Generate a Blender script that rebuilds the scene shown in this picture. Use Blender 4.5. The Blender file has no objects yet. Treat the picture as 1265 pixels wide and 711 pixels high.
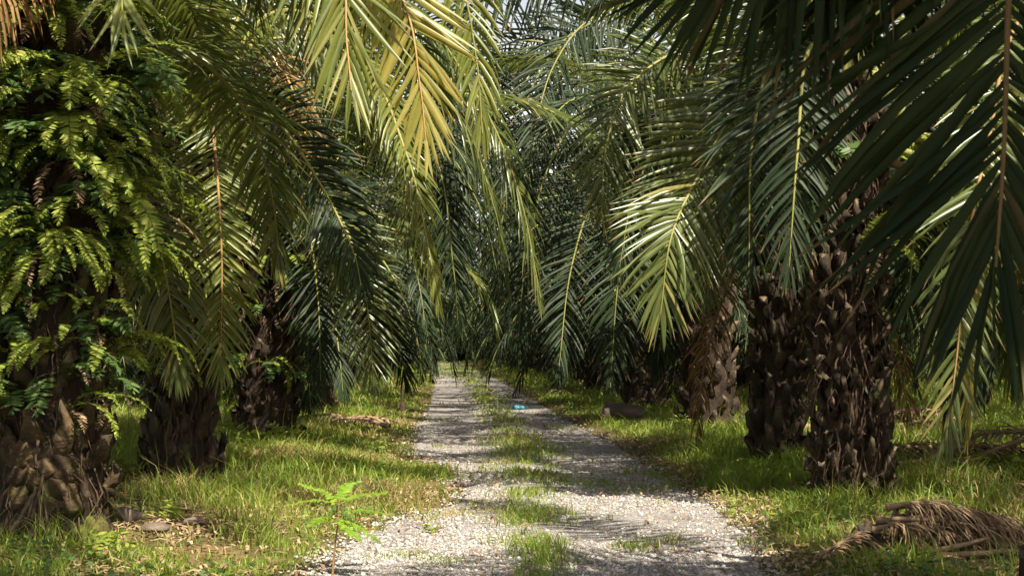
import bpy, math, random
import numpy as np
from mathutils import Vector, Matrix

rad = math.radians
rng = np.random.default_rng(11)
R = random.Random(5)
scene = bpy.context.scene
COL = scene.collection

# ------------------------------------------------------------------ camera
W0, H0, F0 = 1265.0, 711.0, 1757.0
VPX, VPY = 565.0, 428.0
CAMZ = 1.5
_u, _v = (VPX - W0 / 2) / F0, (H0 / 2 - VPY) / F0
yaw = math.atan(-_u)                       # look this far to the right of +Y
pitch = math.atan(-_v / math.hypot(1, _u))
fwd = Vector((math.sin(yaw) * math.cos(pitch), math.cos(yaw) * math.cos(pitch), math.sin(pitch)))
cam_data = bpy.data.cameras.new('camera')
cam = bpy.data.objects.new('camera', cam_data)
COL.objects.link(cam)
cam.location = (0, 0, CAMZ)
cam.rotation_euler = fwd.to_track_quat('-Z', 'Y').to_euler()
cam_data.sensor_width = 36
cam_data.lens = 36 * F0 / W0
cam_data.clip_start = 0.1
cam_data.clip_end = 2000
cam_data.dof.use_dof = True
cam_data.dof.focus_distance = 14.0
cam_data.dof.aperture_fstop = 7.0
scene.camera = cam
CM = fwd.to_track_quat('-Z', 'Y').to_matrix()


def P(px, py, d):
    """world point seen at pixel (px, py) of the photograph, d metres down the track"""
    v = CM @ Vector(((px - W0 / 2) / F0, (H0 / 2 - py) / F0, -1))
    v *= d / v.y
    return np.array((v.x, v.y, v.z + CAMZ))


# ------------------------------------------------------------------ sun and sky
SUN_EL, SUN_AZ = 55.0, 155.0               # azimuth from +Y, clockwise positive (to the right)
scene.world = bpy.data.worlds.new('World')
scene.world.use_nodes = True
wn = scene.world.node_tree
for n in list(wn.nodes):
    wn.nodes.remove(n)
sky = wn.nodes.new('ShaderNodeTexSky')
sky.sky_type = 'NISHITA'
sky.sun_disc = False
sky.sun_elevation = rad(SUN_EL)
sky.sun_rotation = rad(SUN_AZ)
sky.dust_density = 5.0
sky.ozone_density = 0.4
bg = wn.nodes.new('ShaderNodeBackground')
bg.inputs['Strength'].default_value = 0.05
wo = wn.nodes.new('ShaderNodeOutputWorld')
wtc = wn.nodes.new('ShaderNodeTexCoord')
wnz = wn.nodes.new('ShaderNodeTexNoise')
wnz.inputs['Scale'].default_value = 2.2
wnz.inputs['Detail'].default_value = 7
wn.links.new(wtc.outputs['Generated'], wnz.inputs['Vector'])
wrm = wn.nodes.new('ShaderNodeValToRGB')
wrm.color_ramp.elements[0].position = 0.22
wrm.color_ramp.elements[1].position = 0.36
wn.links.new(wnz.outputs[0], wrm.inputs[0])
wsep = wn.nodes.new('ShaderNodeSeparateXYZ')
wn.links.new(wtc.outputs['Generated'], wsep.inputs[0])
wel = wn.nodes.new('ShaderNodeMapRange')           # white clouds added low down to whiten the sky gaps; clear overhead
wel.inputs[1].default_value = 0.16
wel.inputs[2].default_value = 0.30
wel.inputs[3].default_value = 1.0
wel.inputs[4].default_value = 0.0
wn.links.new(wsep.outputs[2], wel.inputs[0])
wmu = wn.nodes.new('ShaderNodeMath')
wmu.operation = 'MULTIPLY'
wn.links.new(wrm.outputs[0], wmu.inputs[0])
wn.links.new(wel.outputs[0], wmu.inputs[1])
wmx = wn.nodes.new('ShaderNodeMixRGB')
wmx.inputs[2].default_value = (11.5, 11.6, 11.8, 1)
wn.links.new(wmu.outputs[0], wmx.inputs[0])
wn.links.new(sky.outputs[0], wmx.inputs[1])
wn.links.new(wmx.outputs[0], bg.inputs[0])
wn.links.new(bg.outputs[0], wo.inputs[0])
sl = bpy.data.lights.new('sun', 'SUN')
sl.energy = 5.0
sl.angle = rad(0.5)
sl.color = (1.0, 0.91, 0.74)
so = bpy.data.objects.new('sun', sl)
COL.objects.link(so)
sd = Vector((math.sin(rad(SUN_AZ)) * math.cos(rad(SUN_EL)), math.cos(rad(SUN_AZ)) * math.cos(rad(SUN_EL)), math.sin(rad(SUN_EL))))
so.rotation_euler = sd.to_track_quat('Z', 'Y').to_euler()
so.location = (0, 0, 40)

scene.view_settings.view_transform = 'Standard'
scene.view_settings.look = 'None'
scene.view_settings.exposure = 1.3
scene.view_settings.gamma = 1.0
scene.cycles.use_denoising = True
scene.cycles.max_bounces = 8
scene.cycles.diffuse_bounces = 4
scene.cycles.glossy_bounces = 2
scene.cycles.transmission_bounces = 5
scene.cycles.transparent_max_bounces = 4
scene.cycles.sample_clamp_indirect = 6.0
scene.cycles.caustics_reflective = False
scene.cycles.caustics_refractive = False


# ------------------------------------------------------------------ noise on the plane (numpy)
_lat = rng.random((256, 256))


def vnoise(x, y, s, seed=0):
    x = np.asarray(x, float) / s + 31.7 * seed + 500
    y = np.asarray(y, float) / s + 17.3 * seed + 500
    i, j = np.floor(x).astype(int), np.floor(y).astype(int)
    fx, fy = x - i, y - j
    fx, fy = fx * fx * (3 - 2 * fx), fy * fy * (3 - 2 * fy)
    g = lambda a, b: _lat[(a) & 255, (b) & 255]
    return (g(i, j) * (1 - fx) + g(i + 1, j) * fx) * (1 - fy) + (g(i, j + 1) * (1 - fx) + g(i + 1, j + 1) * fx) * fy


def fbm(x, y, s, seed=0):
    return (vnoise(x, y, s, seed) + 0.5 * vnoise(x, y, s / 2.1, seed + 1) + 0.25 * vnoise(x, y, s / 4.3, seed + 2)) / 1.75


def drift(y):
    y = np.asarray(y, float)
    return np.interp(y, [0, 12, 30, 60, 90, 130], [0, 0, 0.05, -0.15, -1.1, -3.0])


def edge_l(y):
    y = np.asarray(y, float)
    base = np.interp(y, [0, 8.5, 9.5, 11.4, 12.4, 13.5, 15.4, 17.2, 18.6, 21, 60], [-1.3, -1.15, -0.98, -0.78, -0.5, -0.12, 0.0, -0.08, -0.45, -0.75, -0.8])
    return base + drift(y) + 0.30 * (fbm(y * 0 + 3.0, y, 1.7, 3) - 0.5)


def edge_r(y):
    y = np.asarray(y, float)
    base = np.interp(y, [0, 9.4, 12, 16, 20, 30, 60], [1.9, 2.05, 2.3, 2.45, 2.4, 2.2, 2.1])
    return base + drift(y) + 0.34 * (fbm(y * 0 + 9.0, y, 1.9, 5) - 0.5)


def median(y):
    y = np.asarray(y, float)
    c = np.interp(y, [0, 9.4, 12, 16, 21, 30, 60], [0.55, 0.56, 0.62, 0.82, 0.9, 0.85, 0.8]) + drift(y)
    w = np.interp(y, [0, 9.4, 12, 16, 30, 60], [0.15, 0.17, 0.24, 0.36, 0.36, 0.45])
    return c, w * (0.55 + 0.9 * fbm(y * 0 + 21.0, y, 2.2, 7))


def gh(x, y):
    """height of the ground"""
    x, y = np.asarray(x, float), np.asarray(y, float)
    ml, mr = edge_l(y), edge_r(y)
    out = np.maximum(np.maximum(ml - x, x - mr), 0)
    verge = np.clip(out / 1.0, 0, 1)
    h = 0.06 * verge + 0.12 * verge * (fbm(x, y, 2.6, 9) - 0.5) + 0.28 * np.clip(out / 8, 0, 1) * (fbm(x, y, 9.0, 11) - 0.5)
    c, w = median(y)
    h = h + 0.035 * np.exp(-((x - c) / 0.35) ** 2) * (1 - verge) + 0.02 * (fbm(x, y, 0.9, 13) - 0.5)
    h = h + np.clip((y - 60) / 60, 0, 1.5) ** 2 * 0.55
    return h


def ground_z(x, y):
    return float(gh(np.array([x]), np.array([y]))[0])


# ------------------------------------------------------------------ mesh and object helpers
def make_mesh(name, verts, faces_list, mats, mat_idx=None, smooth=False):
    """faces_list: list of int arrays (n,3) or (n,4)"""
    me = bpy.data.meshes.new(name)
    verts = np.ascontiguousarray(verts, dtype=np.float32).reshape(-1, 3)
    me.vertices.add(len(verts))
    me.vertices.foreach_set('co', verts.ravel())
    loops, starts, totals, k = [], [], [], 0
    for f in faces_list:
        f = np.asarray(f, dtype=np.int32)
        if len(f) == 0:
            continue
        n, m = f.shape
        loops.append(f.ravel())
        starts.append(np.arange(n, dtype=np.int32) * m + k)
        totals.append(np.full(n, m, dtype=np.int32))
        k += n * m
    loops, starts, totals = np.concatenate(loops), np.concatenate(starts), np.concatenate(totals)
    me.loops.add(len(loops))
    me.loops.foreach_set('vertex_index', loops)
    me.polygons.add(len(starts))
    me.polygons.foreach_set('loop_start', starts)
    me.polygons.foreach_set('loop_total', totals)
    for m in mats:
        me.materials.append(m)
    if mat_idx is not None:
        me.polygons.foreach_set('material_index', np.asarray(mat_idx, dtype=np.int32))
    if smooth:
        me.polygons.foreach_set('use_smooth', np.ones(len(starts), dtype=bool))
    me.update(calc_edges=True)
    return me


def link(name, me, parent=None, loc=(0, 0, 0), rot=(0, 0, 0), scl=1.0):
    o = bpy.data.objects.new(name, me)
    COL.objects.link(o)
    if parent is not None:
        o.parent = parent
    o.location = loc
    o.rotation_euler = rot
    o.scale = (scl, scl, scl) if not hasattr(scl, '__len__') else scl
    return o


def tag(o, label=None, cat=None, group=None, kind=None):
    if label:
        o['label'] = label
    if cat:
        o['category'] = cat
    if group:
        o['group'] = group
    if kind:
        o['kind'] = kind
    return o


def thing(name, label, cat, loc, rotz=0.0, group=None):
    o = bpy.data.objects.new(name, None)
    COL.objects.link(o)
    o.location = loc
    o.rotation_euler = (0, 0, rotz)
    o.empty_display_size = 0.2
    return tag(o, label, cat, group)


# ------------------------------------------------------------------ materials
def new_mat(name):
    m = bpy.data.materials.new(name)
    m.use_nodes = True
    nt = m.node_tree
    for n in list(nt.nodes):
        nt.nodes.remove(n)
    out = nt.nodes.new('ShaderNodeOutputMaterial')
    return m, nt, out


def ramp(nt, stops):
    r = nt.nodes.new('ShaderNodeValToRGB')
    els = r.color_ramp.elements
    while len(els) < len(stops):
        els.new(0.5)
    for e, (p, c) in zip(els, stops):
        e.position = p
        e.color = (*c, 1)
    return r


def leaf_mat(name, stops, trans, tw=0.35, rough=0.4, spec=0.5, obj_var=0.25):
    m, nt, out = new_mat(name)
    geo = nt.nodes.new('ShaderNodeNewGeometry')
    oi = nt.nodes.new('ShaderNodeObjectInfo')
    r = ramp(nt, stops)
    nt.links.new(geo.outputs['Random Per Island'], r.inputs[0])
    # each frond a little lighter or darker than the next; fine streaks along the blade
    tc = nt.nodes.new('ShaderNodeTexCoord')
    nz = nt.nodes.new('ShaderNodeTexNoise')
    nz.inputs['Scale'].default_value = 9.0
    nz.inputs['Detail'].default_value = 3.0
    nt.links.new(tc.outputs['Object'], nz.inputs['Vector'])
    v = nt.nodes.new('ShaderNodeMath')
    v.operation = 'MULTIPLY_ADD'
    v.inputs[1].default_value = obj_var
    v.inputs[2].default_value = 1.0 - obj_var * 0.5
    nt.links.new(oi.outputs['Random'], v.inputs[0])
    v2 = nt.nodes.new('ShaderNodeMath')
    v2.operation = 'MULTIPLY_ADD'
    v2.inputs[1].default_value = 0.5
    v2.inputs[2].default_value = 0.75
    nt.links.new(nz.outputs[0], v2.inputs[0])
    v3 = nt.nodes.new('ShaderNodeMath')
    v3.operation = 'MULTIPLY'
    nt.links.new(v.outputs[0], v3.inputs[0])
    nt.links.new(v2.outputs[0], v3.inputs[1])
    at_ = nt.nodes.new('ShaderNodeAttribute')
    at_.attribute_name = 'along'
    fr = nt.nodes.new('ShaderNodeMath')            # some leaflets are withered further back than others
    fr.operation = 'FRACT'
    m7 = nt.nodes.new('ShaderNodeMath')
    m7.operation = 'MULTIPLY'
    m7.inputs[1].default_value = 7.31
    nt.links.new(geo.outputs['Random Per Island'], m7.inputs[0])
    nt.links.new(m7.outputs[0], fr.inputs[0])
    th = nt.nodes.new('ShaderNodeMath')
    th.operation = 'MULTIPLY_ADD'
    th.inputs[1].default_value = 0.30
    th.inputs[2].default_value = -1.06
    nt.links.new(fr.outputs[0], th.inputs[0])
    sm = nt.nodes.new('ShaderNodeMath')
    sm.operation = 'ADD'
    nt.links.new(at_.outputs['Fac'], sm.inputs[0])
    nt.links.new(th.outputs[0], sm.inputs[1])
    tf = nt.nodes.new('ShaderNodeMath')
    tf.operation = 'MULTIPLY'
    tf.use_clamp = True
    tf.inputs[1].default_value = 9.0
    nt.links.new(sm.outputs[0], tf.inputs[0])
    tm = nt.nodes.new('ShaderNodeMixRGB')
    tm.inputs[2].default_value = (0.17, 0.115, 0.05, 1)
    nt.links.new(tf.outputs[0], tm.inputs[0])
    nt.links.new(r.outputs[0], tm.inputs[1])
    h = nt.nodes.new('ShaderNodeHueSaturation')
    nt.links.new(tm.outputs[0], h.inputs['Color'])
    nt.links.new(v3.outputs[0], h.inputs['Value'])
    p = nt.nodes.new('ShaderNodeBsdfPrincipled')
    p.inputs['Roughness'].default_value = rough
    p.inputs['Specular IOR Level'].default_value = spec
    nt.links.new(h.outputs[0], p.inputs['Base Color'])
    t = nt.nodes.new('ShaderNodeBsdfTranslucent')
    t.inputs['Color'].default_value = (*trans, 1)
    mx = nt.nodes.new('ShaderNodeMixShader')
    mx.inputs[0].default_value = tw
    nt.links.new(p.outputs[0], mx.inputs[1])
    nt.links.new(t.outputs[0], mx.inputs[2])
    nt.links.new(mx.outputs[0], out.inputs[0])
    return m


def noise_mat(name, stops, scale=6.0, rough=0.9, bump=0.4, detail=8.0, stretch=(1, 1, 1), spec=0.2, bscale=None, second=None, island=0.0):
    m, nt, out = new_mat(name)
    tc = nt.nodes.new('ShaderNodeTexCoord')
    mp = nt.nodes.new('ShaderNodeMapping')
    mp.inputs['Scale'].default_value = stretch
    nt.links.new(tc.outputs['Object'], mp.inputs[0])
    n1 = nt.nodes.new('ShaderNodeTexNoise')
    n1.inputs['Scale'].default_value = scale
    n1.inputs['Detail'].default_value = detail
    n1.inputs['Roughness'].default_value = 0.65
    nt.links.new(mp.outputs[0], n1.inputs['Vector'])
    r = ramp(nt, stops)
    nt.links.new(n1.outputs[0], r.inputs[0])
    col = r.outputs[0]
    if second:
        (c2, s2, lo, hi) = second
        n2 = nt.nodes.new('ShaderNodeTexNoise')
        n2.inputs['Scale'].default_value = s2
        n2.inputs['Detail'].default_value = 5
        nt.links.new(tc.outputs['Object'], n2.inputs['Vector'])
        r2 = ramp(nt, [(lo, (0, 0, 0)), (hi, (1, 1, 1))])
        nt.links.new(n2.outputs[0], r2.inputs[0])
        mx = nt.nodes.new('ShaderNodeMixRGB')
        mx.inputs[2].default_value = (*c2, 1)
        nt.links.new(r2.outputs[0], mx.inputs[0])
        nt.links.new(col, mx.inputs[1])
        col = mx.outputs[0]
    if island:
        g_ = nt.nodes.new('ShaderNodeNewGeometry')
        ma = nt.nodes.new('ShaderNodeMath')
        ma.operation = 'MULTIPLY_ADD'
        ma.inputs[1].default_value = 2 * island
        ma.inputs[2].default_value = 1 - island
        nt.links.new(g_.outputs['Random Per Island'], ma.inputs[0])
        hs = nt.nodes.new('ShaderNodeHueSaturation')
        nt.links.new(col, hs.inputs['Color'])
        nt.links.new(ma.outputs[0], hs.inputs['Value'])
        col = hs.outputs[0]
    p = nt.nodes.new('ShaderNodeBsdfPrincipled')
    p.inputs['Roughness'].default_value = rough
    p.inputs['Specular IOR Level'].default_value = spec
    nt.links.new(col, p.inputs['Base Color'])
    nb = nt.nodes.new('ShaderNodeTexNoise')
    nb.inputs['Scale'].default_value = bscale or scale * 3
    nb.inputs['Detail'].default_value = 6
    nt.links.new(mp.outputs[0], nb.inputs['Vector'])
    b = nt.nodes.new('ShaderNodeBump')
    b.inputs['Strength'].default_value = bump
    b.inputs['Distance'].default_value = 0.03
    nt.links.new(nb.outputs[0], b.inputs['Height'])
    nt.links.new(b.outputs[0], p.inputs['Normal'])
    nt.links.new(p.outputs[0], out.inputs[0])
    return m


M = {}
M['leaf'] = leaf_mat('palm_leaf', [(0.0, (0.055, 0.078, 0.020)), (0.55, (0.088, 0.115, 0.030)), (0.93, (0.13, 0.15, 0.042)), (1.0, (0.24, 0.19, 0.06))], (0.24, 0.29, 0.04), tw=0.30, rough=0.33, spec=0.6)
M['leaf_deep'] = leaf_mat('palm_leaf_shade', [(0.0, (0.015, 0.027, 0.014)), (0.6, (0.025, 0.042, 0.019)), (1.0, (0.042, 0.060, 0.022))], (0.05, 0.08, 0.02), tw=0.18, rough=0.5, spec=0.22)  # palm leaf with the shade of the dense canopy put into its colour
M['leaf_near'] = leaf_mat('palm_leaf_near_shade', [(0.0, (0.010, 0.021, 0.006)), (0.6, (0.019, 0.034, 0.008)), (0.93, (0.034, 0.046, 0.012)), (1.0, (0.10, 0.07, 0.03))], (0.035, 0.06, 0.008), tw=0.2, rough=0.6, spec=0.15)  # near fronds: leaf colour darkened to stand in for their shade
M['leaf_lime'] = leaf_mat('palm_leaf_lime', [(0.0, (0.085, 0.115, 0.02)), (0.6, (0.14, 0.165, 0.03)), (1.0, (0.22, 0.21, 0.05))], (0.38, 0.40, 0.05), tw=0.38, rough=0.4)
M['rachis_shade'] = noise_mat('rachis_near_shade', [(0.3, (0.10, 0.065, 0.025)), (0.7, (0.19, 0.12, 0.05))], scale=3, rough=0.6, bump=0.1)  # midrib colour darkened as if in shade, for the near fronds
M['leaf_gold'] = leaf_mat('palm_leaf_yellowing', [(0.0, (0.16, 0.16, 0.03)), (0.5, (0.25, 0.23, 0.05)), (1.0, (0.36, 0.29, 0.08))], (0.62, 0.55, 0.08), tw=0.40, rough=0.4)
M['leaf_dry'] = leaf_mat('palm_leaf_dry', [(0.0, (0.13, 0.075, 0.03)), (0.5, (0.22, 0.12, 0.045)), (1.0, (0.32, 0.22, 0.09))], (0.42, 0.2, 0.05), tw=0.3, rough=0.7, spec=0.2)
M['leaf_ground'] = leaf_mat('frond_litter', [(0.0, (0.11, 0.07, 0.042)), (0.5, (0.25, 0.165, 0.098)), (1.0, (0.44, 0.33, 0.21))], (0.2, 0.1, 0.04), tw=0.12, rough=0.8, spec=0.15)
M['rachis'] = noise_mat('rachis_yellow', [(0.3, (0.16, 0.18, 0.05)), (0.7, (0.27, 0.25, 0.08))], scale=3, rough=0.5, bump=0.1)
M['rachis_orange'] = noise_mat('rachis_orange', [(0.3, (0.24, 0.14, 0.05)), (0.7, (0.36, 0.23, 0.09))], scale=3, rough=0.5, bump=0.1)
M['rachis_dry'] = noise_mat('rachis_dry', [(0.3, (0.14, 0.09, 0.05)), (0.7, (0.32, 0.23, 0.14))], scale=5, rough=0.8, bump=0.3)
M['fern'] = leaf_mat('fern_leaf', [(0.0, (0.12, 0.18, 0.024)), (0.6, (0.23, 0.29, 0.04)), (1.0, (0.34, 0.36, 0.07))], (0.26, 0.36, 0.04), tw=0.35, rough=0.6, spec=0.3)
M['fern_deep'] = leaf_mat('fern_leaf_deep', [(0.0, (0.05, 0.10, 0.026)), (1.0, (0.10, 0.165, 0.04))], (0.10, 0.19, 0.04), tw=0.28, rough=0.5, spec=0.35)
M['fern_stem'] = noise_mat('fern_stem', [(0.3, (0.09, 0.07, 0.03)), (0.7, (0.15, 0.12, 0.04))], scale=8, bump=0.1)
M['grass'] = leaf_mat('grass_blade', [(0.0, (0.09, 0.16, 0.02)), (0.5, (0.16, 0.25, 0.03)), (0.88, (0.26, 0.33, 0.055)), (0.95, (0.44, 0.38, 0.13)), (1.0, (0.50, 0.42, 0.18))], (0.42, 0.50, 0.06), tw=0.40, rough=0.5, spec=0.35)
M['grass_dry'] = leaf_mat('grass_blade_dry', [(0.0, (0.22, 0.19, 0.06)), (0.5, (0.33, 0.27, 0.10)), (1.0, (0.42, 0.33, 0.16))], (0.4, 0.34, 0.1), tw=0.35, rough=0.6, spec=0.2)
M['sapling'] = leaf_mat('sapling_leaf', [(0.0, (0.13, 0.27, 0.02)), (1.0, (0.22, 0.36, 0.03))], (0.40, 0.62, 0.04), tw=0.45, rough=0.45)
M['sapling_stem'] = noise_mat('sapling_stem', [(0.3, (0.2, 0.12, 0.05)), (0.7, (0.33, 0.2, 0.09))], scale=12, bump=0.2)
M['bark'] = noise_mat('palm_bark', [(0.3, (0.014, 0.010, 0.008)), (0.55, (0.038, 0.026, 0.018)), (0.75, (0.08, 0.055, 0.036))], scale=9, bump=0.9, stretch=(1, 1, 0.5))
M['butt'] = noise_mat('leaf_butt', [(0.3, (0.024, 0.017, 0.012)), (0.55, (0.05, 0.036, 0.024)), (0.8, (0.125, 0.093, 0.063))], scale=9, bump=0.9, stretch=(1, 1, 0.6), island=0.6, second=((0.045, 0.052, 0.02), 3.2, 0.56, 0.72))
M['butt_moss'] = noise_mat('leaf_butt_moss', [(0.3, (0.02, 0.015, 0.010)), (0.55, (0.07, 0.048, 0.025)), (0.8, (0.20, 0.135, 0.07))], scale=7, bump=1.0, second=((0.06, 0.068, 0.014), 4.0, 0.52, 0.68), island=0.55)
M['butt_cut'] = noise_mat('leaf_butt_cut', [(0.3, (0.05, 0.036, 0.025)), (0.7, (0.18, 0.135, 0.095))], scale=12, bump=0.5)
M['fibre'] = noise_mat('trunk_fibre', [(0.3, (0.03, 0.02, 0.013)), (0.7, (0.11, 0.07, 0.045))], scale=6, bump=0.2)
M['stone'] = noise_mat('stone', [(0.3, (0.10, 0.075, 0.065)), (0.6, (0.19, 0.145, 0.125)), (0.8, (0.27, 0.21, 0.18))], scale=5, bump=0.6)
M['pebble'] = None
M['log'] = noise_mat('log_bark', [(0.3, (0.05, 0.038, 0.032)), (0.55, (0.13, 0.10, 0.082)), (0.75, (0.24, 0.185, 0.155))], scale=4, bump=0.8, stretch=(0.4, 1, 1))
M['log_end'] = noise_mat('log_end', [(0.3, (0.13, 0.085, 0.05)), (0.7, (0.30, 0.22, 0.14))], scale=9, bump=0.5)
M['stake'] = noise_mat('stake_wood', [(0.3, (0.035, 0.022, 0.016)), (0.7, (0.10, 0.06, 0.045))], scale=9, bump=0.4)
M['bag'] = noise_mat('blue_plastic', [(0.3, (0.04, 0.25, 0.36)), (0.7, (0.10, 0.42, 0.52))], scale=8, rough=0.35, bump=0.3, spec=0.5)


def ground_mat():
    m, nt, out = new_mat('verge_soil')
    tc = nt.nodes.new('ShaderNodeTexCoord')
    n1 = nt.nodes.new('ShaderNodeTexNoise'); n1.inputs['Scale'].default_value = 0.8; n1.inputs['Detail'].default_value = 9; n1.inputs['Roughness'].default_value = 0.7
    n2 = nt.nodes.new('ShaderNodeTexNoise'); n2.inputs['Scale'].default_value = 14.0; n2.inputs['Detail'].default_value = 6
    nt.links.new(tc.outputs['Object'], n1.inputs[0]); nt.links.new(tc.outputs['Object'], n2.inputs[0])
    r1 = ramp(nt, [(0.32, (0.06, 0.085, 0.02)), (0.5, (0.12, 0.10, 0.045)), (0.68, (0.24, 0.155, 0.085))])
    r2 = ramp(nt, [(0.3, (0.35, 0.35, 0.35)), (0.7, (1.15, 1.1, 1.0))])
    nt.links.new(n1.outputs[0], r1.inputs[0]); nt.links.new(n2.outputs[0], r2.inputs[0])
    mx = nt.nodes.new('ShaderNodeMixRGB'); mx.blend_type = 'MULTIPLY'; mx.inputs[0].default_value = 0.85
    nt.links.new(r1.outputs[0], mx.inputs[1]); nt.links.new(r2.outputs[0], mx.inputs[2])
    p = nt.nodes.new('ShaderNodeBsdfPrincipled'); p.inputs['Roughness'].default_value = 0.95; p.inputs['Specular IOR Level'].default_value = 0.1
    nt.links.new(mx.outputs[0], p.inputs[0])
    b = nt.nodes.new('ShaderNodeBump'); b.inputs['Strength'].default_value = 0.8; b.inputs['Distance'].default_value = 0.03
    nt.links.new(n2.outputs[0], b.inputs['Height']); nt.links.new(b.outputs[0], p.inputs['Normal'])
    nt.links.new(p.outputs[0], out.inputs[0])
    return m


def gravel_mat():
    m, nt, out = new_mat('pale_gravel')
    tc = nt.nodes.new('ShaderNodeTexCoord')
    v = nt.nodes.new('ShaderNodeTexVoronoi'); v.inputs['Scale'].default_value = 38.0
    v2 = nt.nodes.new('ShaderNodeTexVoronoi'); v2.inputs['Scale'].default_value = 80.0
    n = nt.nodes.new('ShaderNodeTexNoise'); n.inputs['Scale'].default_value = 1.6; n.inputs['Detail'].default_value = 8; n.inputs['Roughness'].default_value = 0.7
    for q in (v, v2, n):
        nt.links.new(tc.outputs['Object'], q.inputs[0])
    sep = nt.nodes.new('ShaderNodeSeparateColor')
    nt.links.new(v.outputs['Color'], sep.inputs[0])
    r = ramp(nt, [(0.0, (0.19, 0.175, 0.168)), (0.5, (0.32, 0.298, 0.288)), (1.0, (0.46, 0.435, 0.42))])
    nt.links.new(sep.outputs[0], r.inputs[0])
    rn = ramp(nt, [(0.3, (0.50, 0.44, 0.38)), (0.5, (1, 1, 1))])
    nt.links.new(n.outputs[0], rn.inputs[0])
    mx = nt.nodes.new('ShaderNodeMixRGB'); mx.blend_type = 'MULTIPLY'; mx.inputs[0].default_value = 1
    nt.links.new(r.outputs[0], mx.inputs[1]); nt.links.new(rn.outputs[0], mx.inputs[2])
    p = nt.nodes.new('ShaderNodeBsdfPrincipled'); p.inputs['Roughness'].default_value = 0.95; p.inputs['Specular IOR Level'].default_value = 0.15
    nt.links.new(mx.outputs[0], p.inputs[0])
    ad = nt.nodes.new('ShaderNodeMath'); ad.operation = 'ADD'
    nt.links.new(v.outputs['Distance'], ad.inputs[0]); nt.links.new(v2.outputs['Distance'], ad.inputs[1])
    b = nt.nodes.new('ShaderNodeBump'); b.invert = True; b.inputs['Strength'].default_value = 1.0; b.inputs['Distance'].default_value = 0.02
    nt.links.new(ad.outputs[0], b.inputs['Height']); nt.links.new(b.outputs[0], p.inputs['Normal'])
    nt.links.new(p.outputs[0], out.inputs[0])
    return m


def pebble_mat():
    m, nt, out = new_mat('gravel_stone')
    g = nt.nodes.new('ShaderNodeNewGeometry')
    r = ramp(nt, [(0.0, (0.16, 0.142, 0.132)), (0.25, (0.29, 0.262, 0.245)), (0.7, (0.39, 0.357, 0.335)), (1.0, (0.50, 0.475, 0.46))])
    nt.links.new(g.outputs['Random Per Island'], r.inputs[0])
    p = nt.nodes.new('ShaderNodeBsdfPrincipled'); p.inputs['Roughness'].default_value = 0.9; p.inputs['Specular IOR Level'].default_value = 0.2
    nt.links.new(r.outputs[0], p.inputs[0]); nt.links.new(p.outputs[0], out.inputs[0])
    return m


M['ground'] = ground_mat()
M['gravel'] = gravel_mat()
M['pebble'] = pebble_mat()


# ------------------------------------------------------------------ ground, track
def grid_mesh(name, xs, ys, mat, dz=0.0, smooth=True):
    X, Y = np.meshgrid(xs, ys)
    Z = gh(X, Y) + dz
    V = np.stack([X, Y, Z], -1).reshape(-1, 3)
    nx, ny = len(xs), len(ys)
    i = np.arange(nx - 1)[None, :] + (np.arange(ny - 1) * nx)[:, None]
    i = i.ravel()
    F = np.stack([i, i + 1, i + nx + 1, i + nx], -1)
    return make_mesh(name, V, [F], [mat], smooth=smooth)


xs = np.concatenate([np.linspace(-700, -60, 17), np.linspace(-50, -10, 41)[:-1], np.linspace(-10, 10, 161), np.linspace(10, 50, 41)[1:], np.linspace(60, 700, 17)])
ys = np.concatenate([np.linspace(-300, -10, 12), np.linspace(-8, 6, 29)[:-1], np.linspace(6, 45, 313), np.linspace(45, 140, 191)[1:], np.linspace(150, 900, 16)])
tag(link('ground', grid_mesh('ground', xs, ys, M['ground'])), 'grassy plantation floor of brown soil on both sides of the track', 'ground', kind='structure')

# the track: follows the ground, ragged edges
ty = np.arange(-6, 128, 0.12)
U = np.linspace(0, 1, 41)
el, er = edge_l(ty), edge_r(ty)
rag = 0.10 * (rng.random((len(ty), 2)) - 0.5)
TX = (el + rag[:, 0])[:, None] + ((er - el + rag[:, 1] - rag[:, 0]))[:, None] * U[None, :]
TY = np.repeat(ty[:, None], len(U), 1)
TZ = gh(TX, TY) + 0.012
TZ[:, 0] -= 0.03
TZ[:, -1] -= 0.03
nU = len(U)
ii = (np.arange(nU - 1)[None, :] + (np.arange(len(ty) - 1) * nU)[:, None]).ravel()
tag(link('gravel_track', make_mesh('gravel_track', np.stack([TX, TY, TZ], -1), [np.stack([ii, ii + 1, ii + nU + 1, ii + nU], -1)], [M['gravel']], smooth=True)),
    'pale gravel track with two wheel lines and a grassy strip between', 'track', kind='structure')


# ------------------------------------------------------------------ loose gravel (stuff)
def ico():
    t = (1 + 5 ** 0.5) / 2
    v = np.array([(-1, t, 0), (1, t, 0), (-1, -t, 0), (1, -t, 0), (0, -1, t), (0, 1, t), (0, -1, -t), (0, 1, -t), (t, 0, -1), (t, 0, 1), (-t, 0, -1), (-t, 0, 1)], float)
    f = np.array([(0, 11, 5), (0, 5, 1), (0, 1, 7), (0, 7, 10), (0, 10, 11), (1, 5, 9), (5, 11, 4), (11, 10, 2), (10, 7, 6), (7, 1, 8), (3, 9, 4), (3, 4, 2), (3, 2, 6), (3, 6, 8), (3, 8, 9), (4, 9, 5), (2, 4, 11), (6, 2, 10), (8, 6, 7), (9, 8, 1)])
    return v / np.linalg.norm(v[0]), f


ICO_V, ICO_F = ico()


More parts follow.
